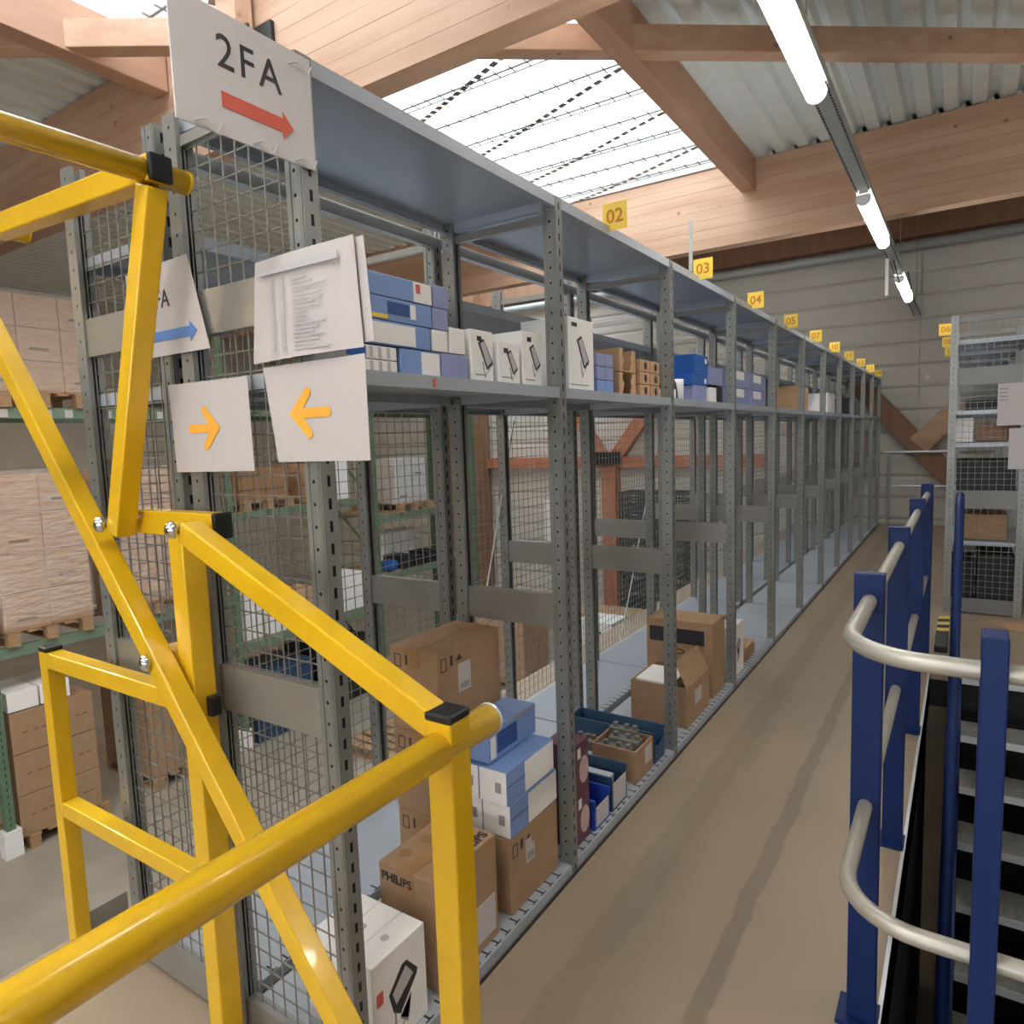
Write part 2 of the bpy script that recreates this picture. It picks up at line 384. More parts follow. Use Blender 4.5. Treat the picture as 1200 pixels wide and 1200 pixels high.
# ================================================================ light line
LX, LZ = -.68, 3.3
t = thing('light_trunking', 'grey perforated ceiling trunking carrying the row of light tubes', 'light rail', (LX, 6, LZ))
b = MB(); b.box(LX-.05, LX+.05, 1.5, 12.9, LZ+.045, LZ+.10); b.build('channel', 'trunking', t)
b = MB()
y = 1.6
while y < 12.8: b.box(LX-.045, LX-.035, y, y+.022, LZ+.043, LZ+.046); b.box(LX+.035, LX+.045, y, y+.022, LZ+.043, LZ+.046); y += .04
o = b.build('slots', 'ink', t); o['kind'] = 'stuff'
for y in (3.68, 9.3, 12.4):
    MB().tube([(LX, y, LZ+.09), (LX, y, 4.0 if y < 12 else 4.98)], .004, 6).build('hanger', 'wire', t)
for i, y in enumerate((2.45, 5.9, 9.25)):
    t = thing('light_tube', ['long lit fluorescent tube nearest the camera', 'lit fluorescent tube in the middle of the light line', 'lit fluorescent tube farthest away near the end wall'][i], 'lamp', (LX, y+.75, LZ), 'tubes on the light line')
    bx(LX-.03, LX+.03, y, y+1.52, LZ+.032, LZ+.0445).build('housing', 'whitebox', t)
    MB().prism([(LX+.05*math.cos((a-2)*math.pi/10), LZ-.002-.05*math.sin((a-2)*math.pi/10)) for a in range(15)], 'y', y+.02, y+1.5).build('diffuser', 'tube', t)
    for yy in (y, y+1.5): MB().prism([(LX+.052*math.cos((a-2)*math.pi/10), LZ-.002-.052*math.sin((a-2)*math.pi/10)) for a in range(15)], 'y', yy, yy+.02).build('end_cap', 'whitebox', t)
for i, (x, y, z) in enumerate(((LX, -1.2, LZ), (LX, -4.6, LZ), (-5.6, .1, 3.0), (-5.6, -3.6, 3.0), (-11.5, 2, 3.4), (-11.5, 6, 3.4), (2.6, 2, 3.3))):  # unseen fluorescent tubes added as fill light
    t = thing('light_tube', ['added unseen fill tube overhead just behind the camera', 'second added unseen fill tube behind the camera', 'added unseen fill tube over the rack aisle', 'second added unseen fill tube over the rack aisle', 'added unseen fill tube beyond the pallet racks', 'second added unseen fill tube beyond the pallet racks', 'added unseen fill tube right of the stairs'][i], 'lamp', (x, y+.75, z), 'added unseen fill tubes')
    rf = MB(); rf.box(x-.16, x+.16, y-.05, y+1.57, z+.03, z+.036); rf.raw([(x-.16, y-.05, z+.03), (x-.16, y+1.57, z+.03), (x-.22, y+1.57, z-.06), (x-.22, y-.05, z-.06)], [(0, 1, 2, 3)]); rf.raw([(x+.16, y-.05, z+.03), (x+.16, y+1.57, z+.03), (x+.22, y+1.57, z-.06), (x+.22, y-.05, z-.06)], [(0, 1, 2, 3)]); rf.build('reflector', 'whitebox', t); MB().tube([(x, y+.02, z-.022), (x, y+1.5, z-.022)], .05, 14).build('tube', 'filltubewarm' if x < -5 else 'tube', t, smooth=True)
    MB().tube([(x, y+.75, z+.03), (x, y+.75, 4.99)], .004, 6).build('hanger', 'wire', t)
tag(bx(LX-.05, LX-.02, 8.2, 8.24, 2.95, 3.32).build('hanging_profile', 'whitebox', None, (LX-.03, 8.2, 3.3)), 'white vertical profile hanging below the light line', 'profile')
tag(MB().tube([(LX+.02, 8.25, 3.3), (LX+.05, 8.7, 3.12), (LX+.14, 9.0, 3.12), (LX+.09, 9.15, 3.34)], .006, 6).build('loose_cable', 'black', None, (LX, 8.3, 3.3)), 'thin loose cable sagging under the light line', 'cable')

# ================================================================ shelving rows
BAY, Y0, NB = 1.067, 1.012, 11
XF, XB1, XF2, XB2 = -1.16, -1.645, -1.685, -2.165
TOP, MIDZ, BOT = 2.405, 1.775, .04
def post_mesh(h, wx=.05, wy=.042, m='post'):
    b = MB(); t = .0035
    b.box(-wx/2, wx/2, -wy/2, -wy/2+t, 0, h); b.box(-wx/2, wx/2, wy/2-t, wy/2, 0, h); b.box(wx/2-t, wx/2, -wy/2+t, wy/2-t, 0, h)
    b.box(-wx/2, -wx/2+t, -wy/2+t, -wy/2+.013, 0, h); b.box(-wx/2, -wx/2+t, wy/2-.013, wy/2-t, 0, h)
    for xx in (-wx/2, wx/2-.009, -.0165, .010): b.box(xx, xx+(.009 if abs(xx) > .02 else .005), -wy/2-.002, -wy/2, 0, h)
    return b.mesh('upright', m)
PM = post_mesh(TOP)
def place(name, me, parent, loc, rz=0):
    o = bpy.data.objects.new(name, me); C.objects.link(o); o.parent = parent; o.location = Vector(loc)-wl(parent); o.rotation_euler.z = rz; return o
_sm = {}
def shelf_mesh(dx, dy, h=.035, notch=False):
    k = (round(dx, 3), round(dy, 3), h, notch)
    if k in _sm: return _sm[k]
    b = MB(); t = .004
    b.box(0, dx, 0, dy, -t, 0)
    b.box(dx-t, dx, 0, dy, -h, -t); b.box(0, t, 0, dy, -h, -t); b.box(t, dx-t, 0, t, -h, -t); b.box(t, dx-t, dy-t, dy, -h, -t)
    b.box(dx-.02, dx-t, t, dy-t, -h, -h+.003); b.box(t, .02, t, dy-t, -h, -h+.003)
    _sm[k] = b.mesh('shelf', 'shelfmetal'); return _sm[k]
def notch_mesh(dx, dy):
    b = MB(); y = .06
    while y < dy-.05:
        b.box(dx-.045, dx-.012, y, y+.006, 0, .0008); b.box(dx-.016, dx-.012, y-.012, y+.018, 0, .0008); y += .055
    return b.mesh('slot', 'ink')
NM = notch_mesh(XF-XB1, BAY-.05)
def mesh_panel(parent, axis, at, u0, u1, v0, v1, pu=.05, pv=.05, r=.0015, frame=True):
    b = MB(); n = max(1, round((u1-u0)/pu)); m_ = max(1, round((v1-v0)/pv))
    def B(ua, ub, va, vb, off, th):
        if axis == 'y': b.box(ua, ub, at+off-th, at+off+th, va, vb)
        else: b.box(at+off-th, at+off+th, ua, ub, va, vb)
    for i in range(n+1):
        u = u0+(u1-u0)*i/n; B(u-r, u+r, v0, v1, 0, r)
    for i in range(m_+1):
        v = v0+(v1-v0)*i/m_; B(u0, u1, v-r, v+r, 2*r, r)
    return b.build('mesh_panel', 'wire', parent)
def tie(parent, x0, x1, y, z0, z1, ty=.03, m='plate'):
    b = MB(); b.box(x0, x1, y-ty/2, y-ty/2+.003, z0, z1); b.box(x0, x1, y-ty/2+.003, y+ty/2, z1-.003, z1); b.box(x0, x1, y-ty/2+.003, y+ty/2, z0, z0+.003)
    return b.build('tie_plate', m, parent)
def row(label, xf, xb, top_z, shelves, mesh_back, ends=(True, True), y0=Y0, nb=NB, h=TOP, pm=PM, fplates=((.925, 1.045),), eplates=((.93, 1.05), (1.88, 1.985)), topbeam=None, notch=True, floor=True):
    t = thing('shelving_row', label, 'shelving', ((xf+xb)/2, y0+nb*BAY/2, 0))
    for k in range(nb+1):
        y = y0+k*BAY+.021
        place('upright', pm, t, (xf-.025, y, 0)); place('upright', pm, t, (xb+.025, y, 0), math.pi)
        end = k == 0
        for (za, zb) in (eplates if end else fplates): tie(t, xb+.05, xf-.05, y, za, zb)
        if end: tie(t, xb+.05, xf-.05, y, .012, .11)
        else: tie(t, xb+.05, xf-.05, y, .004, .03)
        tie(t, xb+.05, xf-.05, y, h-.075, h-.05, .02)
        if end:
            zs = [.11]+[q for e in eplates for q in e]+[h-.08]
            for i in range(0, len(zs), 2): mesh_panel(t, 'y', y, xb+.05, xf-.05, zs[i], zs[i+1])
        if k < nb:
            ya, yb = y+.022, y+BAY-.022
            for z in shelves:
                if z == BOT and not floor: continue
                me = shelf_mesh(xf-xb-.004, yb-ya+.03)
                s_ = place('shelf', me, t, (xb+.002, ya-.015, z))
                if z == BOT and notch and k < 4: place('slot', NM, s_, (xb+.002, ya, z+.0005))['kind'] = 'stuff'
            if mesh_back: mesh_panel(t, 'x', xb+.006, ya, yb, .06, mesh_back)
            if topbeam:
                for zz in topbeam: bx(xf-.03, xf, ya-.02, yb+.02, zz-.04, zz).build('edge_beam', 'plate', t)
    return t
row1 = row('front grey steel shelving row facing the aisle with stock boxes', XF, XB1, TOP, (BOT, MIDZ, TOP), None)
row2 = row('rear grey steel shelving row with wire mesh back behind the front row', XF2, XB2, TOP, (BOT, MIDZ, 2.16), 2.05, topbeam=(2.37,), fplates=((.925, 1.045), (2.06, 2.12)))
bx(XF+.001, XF+.009, Y0, Y0+NB*BAY+.04, 0, .003).build('gap_shadow', 'black', row1)  # black strip painted for the shadow line under the shelf front
for (p, q) in (((XB2+.02, 3.298, 1.713), (XB2+.02, 2.9, .6)), ((XB2+.02, 5.561, 1.695), (XB2+.02, 4.683, .05))):
    MB().bar(p, q, .012, .004, (1, 0, 0)).build('brace_strap', 'foil', row2)
# right hand row beyond the stairs
RXF, RXB = -.12, .43
rowr = thing('shelving_row', 'grey steel shelving row with mesh end panel beyond the stairs', 'shelving', (.15, 9.5, 0))
PMR = post_mesh(2.5, .055, .045)
RB = 1.1
for k in range(6):
    y = 6.92+k*RB
    place('upright', PMR, rowr, (RXF+.0275, y, 0), math.pi); place('upright', PMR, rowr, (RXB-.0275, y, 0))
    for za, zb in ((1.93, 2.07), (.9, 1.05), (.012, .13), (2.44, 2.48)): tie(rowr, RXF+.05, RXB-.05, y, za, zb, m='plate_dimmed')  # darker copy of plate, dimmer light at the far end put into its colour
    if k == 0:
        for za, zb in ((.13, .9), (1.05, 1.93), (2.07, 2.44)): mesh_panel(rowr, 'y', y, RXF+.05, RXB-.05, za, zb)
    if k < 5:
        for z in (.04, .62, 1.02, 1.45, 1.72, 2.3):
            place('shelf', shelf_mesh(.53, RB-.01), rowr, (RXF+.01, y+.005, z))
for k, (x0, x1, y0, y1, z0, z1, m, lb) in enumerate((
        (0, .3, 7.05, 7.5, 1.725, 1.80, 'darkgoods', 'flat dark carton under the upper plate of the right shelving'),
        (-.07, .06, 7.0, 7.3, 1.455, 1.66, 'whitebox', 'pale box on the middle shelf of the right shelving'),
        (.08, .38, 7.05, 7.6, 1.455, 1.6, 'woodbrown', 'brown board box on the middle shelf of the right shelving'),
        (-.05, .36, 7.0, 7.5, 1.025, 1.3, 'darkgoods', 'dark crate behind the mesh of the right shelving'),
        (-.05, .32, 7.02, 7.4, .625, .84, 'palletwood', 'wooden tray on the low shelf of the right shelving'),
        (.12, .38, 7.0, 7.6, .045, .5, 'darkgoods', 'black box at the bottom of the right shelving'),
        (-.07, .10, 7.1, 7.6, .045, .42, 'darkgoods', 'dark grey box at the bottom left of the right shelving'))):
    tag(bx(x0, x1, y0, y1, z0, z1).build('storage_box', m, None, ((x0+x1)/2, (y0+y1)/2, z0), bevel=.006), lb, 'box')

# ================================================================ signs and papers
sg = tag(bx(-1.158, -1.154, .737, 1.045, 2.175, 2.395).build('aisle_sign', 'signwhite', None, (-1.156, .89, 2.175), bevel=.001), 'white laminated 2FA sign with red arrow tied above the yellow gate', 'sign')
text('lettering', '2FA', .084, 'ink', sg, (-1.1538, .896, 2.322), '+x', squash=.95, space=1.18)
flat(sg, 'red_arrow', 'red', '+x', -1.154, arrow(.83, .992, 2.24, .027, .052, .026))
for y, z in ((.79, 2.175), (.91, 2.175), (1.01, 2.175), (1.01, 2.36)):
    MB().tube([(-1.153, y-.02, z+.006), (-1.148, y, z+.016), (-1.145, y+.02, z-.002), (-1.15, y+.035, z+.02)], .0016, 5).build('cable_tie', 'foil', sg)
EY = Y0-.006
def SX(x): return x*EY/1.05+.014
def SZ(z): return 1.612+(z-1.6)*EY/1.05
def SP(P): return [(SX(a), SZ(b)) for a, b in P]
def paper(label, pts, curl=.0, cat='paper', y=EY, nm='paper_sheet'):
    """pts: four (X, Z) corners tl, tr, br, bl on the end panel; a thin sheet, slightly bowed"""
    tl, tr, br, bl = [Vector((SX(p[0]), 0, SZ(p[1]))) for p in pts]; n = 8; b = MB(); vs_ = []; fs = []
    for side in (0, 1):
        for j in range(n+1):
            for i in range(n+1):
                u, v = i/n, j/n
                p = (tl*(1-u)+tr*u)*(1-v)+(bl*(1-u)+br*u)*v
                vs_.append((p.x, y-curl*math.sin(math.pi*u)*(.4+.6*v)-(0.0008 if side == 0 else 0), p.z))
    N = (n+1)**2
    for j in range(n):
        for i in range(n):
            a = j*(n+1)+i; fs += [(a, a+1, a+n+2, a+n+1), (N+a+n+1, N+a+n+2, N+a+1, N+a)]
    for i in range(n):
        for e in ((i, i+1), ((n)*(n+1)+i, n*(n+1)+i+1), (i*(n+1), (i+1)*(n+1)), (i*(n+1)+n, (i+1)*(n+1)+n)):
            fs.append((e[0], e[1], e[1]+N, e[0]+N))
    b.raw(vs_, fs); c = (tl+br)/2
    return tag(b.build(nm, 'paper', None, (c.x, y, bl.z)), label, cat)
YF = EY-.0012
p = paper('white sheet with short blue arrow hung behind the yellow bar', ((-1.955, 2.072), (-1.661, 2.082), (-1.592, 1.842), (-1.935, 1.842)), nm='arrow_sheet', cat='sign')
text('lettering', '2FA', .062, 'ink', p, (SX(-1.80), YF-.0004, SZ(1.985)), '-y', squash=.9)
flat(p, 'blue_arrow', 'blue_ink', '-y', YF, SP(arrow(-1.885, -1.64, 1.893, .026, .052, .03)))
p = paper('white sheet with orange arrow pointing right on the mesh', ((-1.79, 1.765), (-1.455, 1.762), (-1.452, 1.535), (-1.782, 1.533)), nm='arrow_sheet', cat='sign')
def fat_arrow(par, cx, cz, s):
    """rounded marker arrow: a shaft and two thick barbs meeting in a point, one flat outline"""
    def rnd(p_, a0):                                    # half-round end
        return [(p_[0]+.011*math.cos(a0+k*math.pi/6), p_[1]+.011*math.sin(a0+k*math.pi/6)) for k in range(7)]
    h = .011; P = []
    P += rnd((-.06, 0), math.pi/2)                      # tail
    P += [(.018, -h)]
    P += rnd((.002, -.046), math.radians(145))
    P += [(.066, 0)]
    P += rnd((.002, .046), math.radians(35))
    P += [(.018, h)]
    P = [(SX(cx+s*u), SZ(cz+v)) for u, v in P]
    n = len(P); c = (SX(cx+s*.03), SZ(cz)); b = MB()
    vs_ = [(u, YF-.0012, v) for u, v in P]+[(c[0], YF-.0012, c[1])]
    b.raw(vs_, [(i, (i+1) % n, n) for i in range(n)])
    b.build('orange_arrow', 'orange_ink', par)
fat_arrow(p, -1.64, 1.645, 1)
p = paper('white sheet with orange arrow pointing left below the printed list', ((-1.385, 1.775), (-1.055, 1.777), (-1.055, 1.556), (-1.352, 1.556)), y=EY-.006, nm='arrow_sheet', cat='sign')
YF -= .006; fat_arrow(p, -1.235, 1.664, -1); YF += .006
p = paper('printed list of small text taped above the left pointing arrow', ((-1.382, 2.01), (-1.065, 2.015), (-1.052, 1.789), (-1.412, 1.785)), curl=.012, y=EY-.01, nm='list_sheet')
yy = EY-.0235
flat(p, 'table_head', 'paleink', '-y', yy, SP(rect(-1.36, -1.10, 1.972, 1.986)))
b = MB()
for i in range(19):
    z = 1.962-i*.0088
    for (a, c) in ((-1.33, -1.31), (-1.29, -1.275), (-1.25, -1.25+random.uniform(.04, .13))): b.box(SX(a), SX(c), yy-.0006, yy, SZ(z-.003), SZ(z))
o = b.build('text_lines', 'paleink', p); o['kind'] = 'stuff'
mat('pocket', (222, 220, 220), .25)
q = paper('second sheet peeping out behind the printed list', ((-1.16, 2.012), (-1.045, 2.012), (-1.03, 1.80), (-1.14, 1.80)), y=EY-.002)
# numbered tags on the front row
ORD = ['nearest', 'second', 'third', 'fourth', 'fifth', 'sixth', 'seventh', 'eighth', 'ninth', 'farthest']
NUM = ['02', '03', '04', '05', '07', '10', '11', '12', '13', '14']
for i, s in enumerate(NUM):
    y = 2.5+1.06*i; x0 = XF-.028; x1 = XF+.072
    tg = tag(bx(x0, x1, y, y+.002, TOP-.02, TOP+.082).build('bay_tag', 'tagyellow', None, (XF, y, TOP)), 'yellow numbered tag on the front shelf edge, %s from the camera' % ORD[i], 'tag', 'numbered tags along the front shelving row')
    text('lettering', s, .072, 'tagink', tg, ((x0+x1)/2, y-.0008, TOP+.03), '-y', bold=.001)
for i, s in enumerate(('06', '08', '10')):
    y = 7.35+1.1*i
    tg = tag(bx(RXF-.1, RXF-.0, y, y+.002, 2.40, 2.5).build('bay_tag', 'tagyellow', None, (RXF, y, 2.4)), 'yellow numbered tag on the right shelving, %s from the camera' % ORD[i], 'tag', 'numbered tags on the right shelving')
    text('lettering', s, .072, 'tagink', tg, (RXF-.05, y-.0008, 2.45), '-y', bold=.001)
tag(bx(XF-.007, XF+.007, 3.43, 3.444, TOP, TOP+.24).build('tag_stand', 'trunking', None, (XF, 3.44, TOP)), 'short white upright stick beside the 03 tag', 'profile')
for (x0, x1, z0, z1, lb) in ((.215, .44, 1.585, 1.925, 'printed notice in a pocket on the right mesh end panel'), (.30, .44, 1.23, 1.56, 'small blank sheet low on the right mesh end panel')):
    q = tag(bx(x0, x1, 6.886, 6.889, z0, z1).build('notice_sheet', 'paper', None, ((x0+x1)/2, 6.89, z0)), lb, 'paper')
    if z0 > 1.5:
        for i in range(4): flat(q, 'text_line', 'greyink', '-y', 6.886, rect(x0+.01, x0+.07, z1-.05-i*.03, z1-.04-i*.03))

# ================================================================ yellow pallet gate
G = thing('pallet_gate', 'yellow tubular swing over pallet gate in front of the shelving', 'safety gate', (-1.55, .2, 0))
def gb(nm, p, q, w=.06, h=.06, m='yellow', bev=.004):
    return MB().bar(p, q, w, h, (0, 1, 0) if abs(p[1]-q[1]) < 1e-6 else (0, 0, 1)).build(nm, m, G, bevel=bev)
for side, (yf, s) in enumerate(((.955, 1), (-1.15, -1))):       # fixed side frames and swinging arms
    ym = yf-.064*s
    gb('post', (-2.40, yf, 0), (-2.40, yf, .99), .05, .05); gb('end_cap', (-2.40, yf, .99), (-2.40, yf, 1.005), .052, .052, 'black')
    gb('rail', (-2.375, yf, .965), (-1.625, yf, .965), .05, .05); gb('rail', (-2.375, yf, .475), (-1.625, yf, .475), .05, .05)
    gb('post', (-1.595, yf, 0), (-1.595, yf, 1.395))
    gb('end_cap', (-1.565, yf+.012*s, .965), (-1.542, yf+.012*s, .965), .05, .03, 'black')
    gb('arm', (-1.87, yf, 1.425), (-1.45, yf, 1.425), .06, .045); gb('end_cap', (-1.45, yf, 1.425), (-1.435, yf, 1.425), .062, .047, 'black')
    gb('stub', (-1.72, yf, 1.08), (-1.625, yf, 1.08), .05, .05)
    gb('swing_bar', (-1.775, ym, 1.40), (-1.505, ym, 2.18), .05, .05); gb('swing_bar', (-1.477, ym, 2.21), (-2.30, ym, 2.24), .055, .05)
    gb('swing_bar', (-2.6, ym, 2.222), (-.78, ym, .06), .05, .05)
    gb('swing_bar', (-1.475, ym, 1.42), (-.76, ym, 1.112), .05, .05)
    gb('gate_post', (-.738, ym, .03), (-.738, ym, 1.125), .055, .055); gb('end_cap', (-.738, ym, 1.125), (-.738, ym, 1.14), .058, .058, 'black')
    gb('end_cap', (-1.477, ym, 2.21), (-1.463, ym, 2.21), .057, .052, 'black')
    for x, z in ((-1.81, 1.425), (-1.49, 1.425), (-1.655, 1.09)):
        MB().dome((x, ym-.03*s, z), (0, -s, 0), .021, .016, 14, 5).build('bolt', 'chrome', G, smooth=True)
        MB().tube([(x, ym-.03*s, z), (x, yf+.03*s, z)], .012, 10).build('bolt_shank', 'chrome', G)
for (x, z, r) in ((-.738, 1.078, .0295), (-1.50, 2.208, .026), (-2.30, 2.245, .026)):
    ye = 1.01 if z < 2 else .965
    MB().tube([(x, -1.16, z), (x, ye, z)], r, 20).build('crossbar', 'yellow', G, smooth=True)
    for y in (-1.165, ye): MB().tube([(x, y, z), (x, y+.006, z)], r*1.03, 20).build('end_cap', 'foil' if z < 2 else 'yellow', G)
tag(bx(-2.43, -2.418, .99, 1.12, 0, .07).build('toe_board', 'plate', None, (-2.42, 1.4, 0)), 'low grey toe board at the mezzanine edge beside the gate post', 'toe board')

# ================================================================ stair opening
t = thing('guard_rail', 'blue posts with bent galvanised rails guarding the stair opening', 'guard rail', (-.19, 3, 0))
for y in (1.93, 2.88, 4.05, 5.15):
    P = bx(-.226, -.156, y-.018, y+.018, 0, 1.235).build('post', 'bluepaint', t, bevel=.003)
    bx(-.25, -.15, y-.05, y+.06, 0, .012).build('base_plate', 'bluepaint', P)
QY, QX = 1.44, .055
P = bx(QX-.02, QX+.02, QY-.035, QY+.035, 0, 1.235).build('post', 'bluepaint', t, bevel=.003); bx(QX-.05, QX+.05, QY-.06, QY+.02, 0, .012).build('base_plate', 'bluepaint', P)
P = bx(.95, .99, QY-.035, QY+.035, 0, 1.235).build('post', 'bluepaint', t, bevel=.003)
for z in (1.165, .62):
    pts = [(-.19, 5.2, z), (-.19, 1.60, z)]
    for i in range(1, 8):
        a = i/8*math.pi/2; pts.append((-.19+.15*(1-math.cos(a)), 1.60-.16*math.sin(a), z))
    pts += [(-.04, 1.44, z), (1.02, 1.44, z)]
    MB().tube(pts, .0178, 16).build('rail', 'railsteel', t, smooth=True)
bx(HX0-.012, HX0, HY0, HY1, -.22, .004).build('edge_trim', 'foil', t)
st = thing('staircase', 'steel stairs with grating treads going down through the mezzanine opening', 'stairs', (.45, 3.6, GZ))
RISE, RUN = .2033, .24
for i in range(12):
    y1 = HY1-RUN*i; z = -RISE*i
    tr = MB(); tr.box(.03, .9, y1-.245, y1, z-.03, z-.002 if i else 0)
    if i == 0: tr = MB().box(.03, .9, y1-.03, y1+.2, -.01, .004)
    T_ = tr.build('tread', 'treadsteel', st)
    yn = y1-.245 if i else y1-.03
    bx(.03, .9, yn-.004, yn, z-.04, z).build('nosing', 'foil', T_)
b = MB(); b.prism([(5.15, .0), (5.15, -.3), (2.0, GZ), (2.0, GZ+.0), (1.95, GZ+.3-.05)], 'x', .0, .028); b.build('stringer', 'bluepaint', st)
b = MB(); b.prism([(5.15, .0), (5.15, -.3), (2.0, GZ), (2.0, GZ+.0), (1.95, GZ+.3-.05)], 'x', .902, .93); b.build('stringer', 'bluepaint', st)
MB().tube([(-.012, 5.17, -.1), (-.012, 5.17, 1.1), (-.012, 5.12, 1.16), (-.012, 5.0, 1.10), (-.012, 2.1, -1.36)], .024, 14).build('handrail', 'bluepaint', st, smooth=True)
bx(.03, .9, 5.13, 5.16, GZ, -.225).build('back_shade', 'void', st)  # near-black sheet painting the shade behind the open treads
bx(HX0+.002, HX1-.002, 5.112, 5.119, -.22, -.045).build('edge_shade', 'void', st)  # near-black face darkening the gap under the first tread
tag(bx(HX0-.05, HX0-.02, HY0-.5, HY1+.3, GZ, -.23).build('shade_screen', 'void', None, (HX0, 3, GZ)), 'black screen added for the darkness beside the stairs', 'screen')  # black sheet standing in for the darkness under the mezzanine
tag(bx(1.02, 1.05, HY0-.5, HY1+.3, GZ, -.23).build('shade_screen', 'void', None, (1.03, 3, GZ)), 'black screen added for the darkness on the far right of the stairs', 'screen')
t = thing('hazard_marker', 'yellow and black striped marker on the floor at the top of the stairs', 'marker', (-.1, 6.4, 0))
for i in range(6): flat(t, 'stripe', 'hazard' if i % 2 else 'black', '+z', .0005, [(-.14, 6.1+i*.1), (-.06, 6.13+i*.1), (-.06, 6.23+i*.1), (-.14, 6.2+i*.1)])
tag(bx(-.14, -.06, 5.6, 6.05, 0, .045).build('floor_box', 'black', None, (-.1, 5.9, 0), bevel=.005), 'small black box on the floor beside the blue handrail', 'box')
b = MB(); b.prism([(.22, 6.62), (.35, 6.45), (.62, 6.35), (.7, 6.5), (.5, 6.6), (.4, 6.72)], 'z', .001, .006); tag(b.build('cardboard_scrap', 'carton2', None, (.45, 6.5, 0)), 'torn cardboard scrap lying before the right shelving', 'scrap')
# guard rail at the far mezzanine edge and braces on the end wall
t = thing('guard_rail', 'thin pale guard rail in front of the end wall', 'guard rail', (.5, 12.75, 0))
for z in (1.2, .65): MB().tube([(-1.1, 12.75, z), (3, 12.75, z)], .018, 8).build('rail', 'foil', t)
for x in (-1.05, .6, 2.6): bx(x, x+.05, 12.73, 12.78, 0, 1.2).build('post', 'galv', t)
def wbrace(label, p, q, w, m): return tag(MB().bar(p, q, w, .16, (0, 1, 0)).build('wall_brace', m, None, p, bevel=.005), label, 'beam')
wbrace('dark diagonal timber brace on the end wall falling to the right', (-1.75, 12.9, 2.6), (.6, 12.9, -.1), .3, 'woodbrown')
wbrace('lighter diagonal timber brace on the end wall rising to the right', (-.62, 12.89, 1.3), (.9, 12.89, 2.9), .32, 'wood')
tag(MB().dome((-.52, 12.99, 2.38), (0, -1, 0), .05, .04, 12, 4).build('wall_lamp', 'whitebox', None, (-.52, 12.99, 2.38)), 'small round white fitting on the end wall', 'wall lamp')
# timber frame on the end wall behind the racks
t = thing('wall_frame', 'orange timber post with rail and braces on the far wall seen through the mesh', 'timber frame', (-6, 12.9, GZ))
bx(-6.19, -5.88, 12.72, 12.99, GZ, 1.0).build('post', 'woodred', t); bx(-9.1, -3.0, 12.8, 12.99, .98, 1.2).build('rail', 'woodred', t)
MB().bar((-6.0, 12.84, 1.05), (-4.6, 12.84, 2.9), .26, .2, (0, 1, 0)).build('brace', 'woodred', t); MB().bar((-6.1, 12.84, 1.05), (-7.3, 12.84, 2.9), .2, .2, (0, 1, 0)).build('brace', 'woodred', t)
bx(-6.3, -5.75, 12.6, 12.72, 1.05, 1.3).build('bracket', 'black', t)
tag(bx(-9.95, -9.1, 12.5, 12.95, GZ, 5).build('timber_column', 'woodbrown', None, (-9.5, 12.7, GZ), bevel=.01), 'thick brown timber column at the end of the pallet racks', 'column')
# stacked black crates on the ground by the end wall
def crate_mesh():
    b = MB(); L, W, H = .6, .4, .3
    b.box(-W/2, W/2, -L/2, L/2, 0, .02)
    for z0, z1 in ((.0, .05), (.13, .17), (.25, .3)):
        b.box(-W/2, W/2, -L/2, -L/2+.02, z0, z1); b.box(-W/2, W/2, L/2-.02, L/2, z0, z1); b.box(-W/2, -W/2+.02, -L/2, L/2, z0, z1); b.box(W/2-.02, W/2, -L/2, L/2, z0, z1)
    for i in range(7):
        y = -L/2+.01+i*(L-.02)/6; b.box(W/2-.018, W/2-.002, y-.012, y+.012, 0, H); b.box(-W/2+.002, -W/2+.018, y-.012, y+.012, 0, H)
        x = -W/2+.01+i*(W-.02)/6; b.box(x-.012, x+.012, -L/2+.002, -L/2+.018, 0, H)
    return b.mesh('plastic_crate', 'cratemat')
CM = crate_mesh()
for c in range(3):
    for k in range(10):
        o = place('plastic_crate', CM, None, (-5.15+c*.42, 12.0, GZ+k*.302)); tag(o, 'black plastic crate in %s by the far wall, %s from the ground' % (['the leftmost stack', 'the middle stack', 'the rightmost stack'][c], (['first']+ORD[1:9]+['tenth'])[k]), 'crate', 'stacked black crates')
t = thing('wall_cabinet', 'white cabinet with black openings on the far wall behind the mesh', 'cabinet', (-7.2, 12.85, -.5))
bx(-7.55, -6.95, 12.7, 12.99, -.6, .3).build('body', 'whitebox', t)
for i in range(2):
    for j in range(3): bx(-7.2+i*.12, -7.11+i*.12, 12.695, 12.7, -.5+j*.2, -.36+j*.2).build('opening', 'black', t)

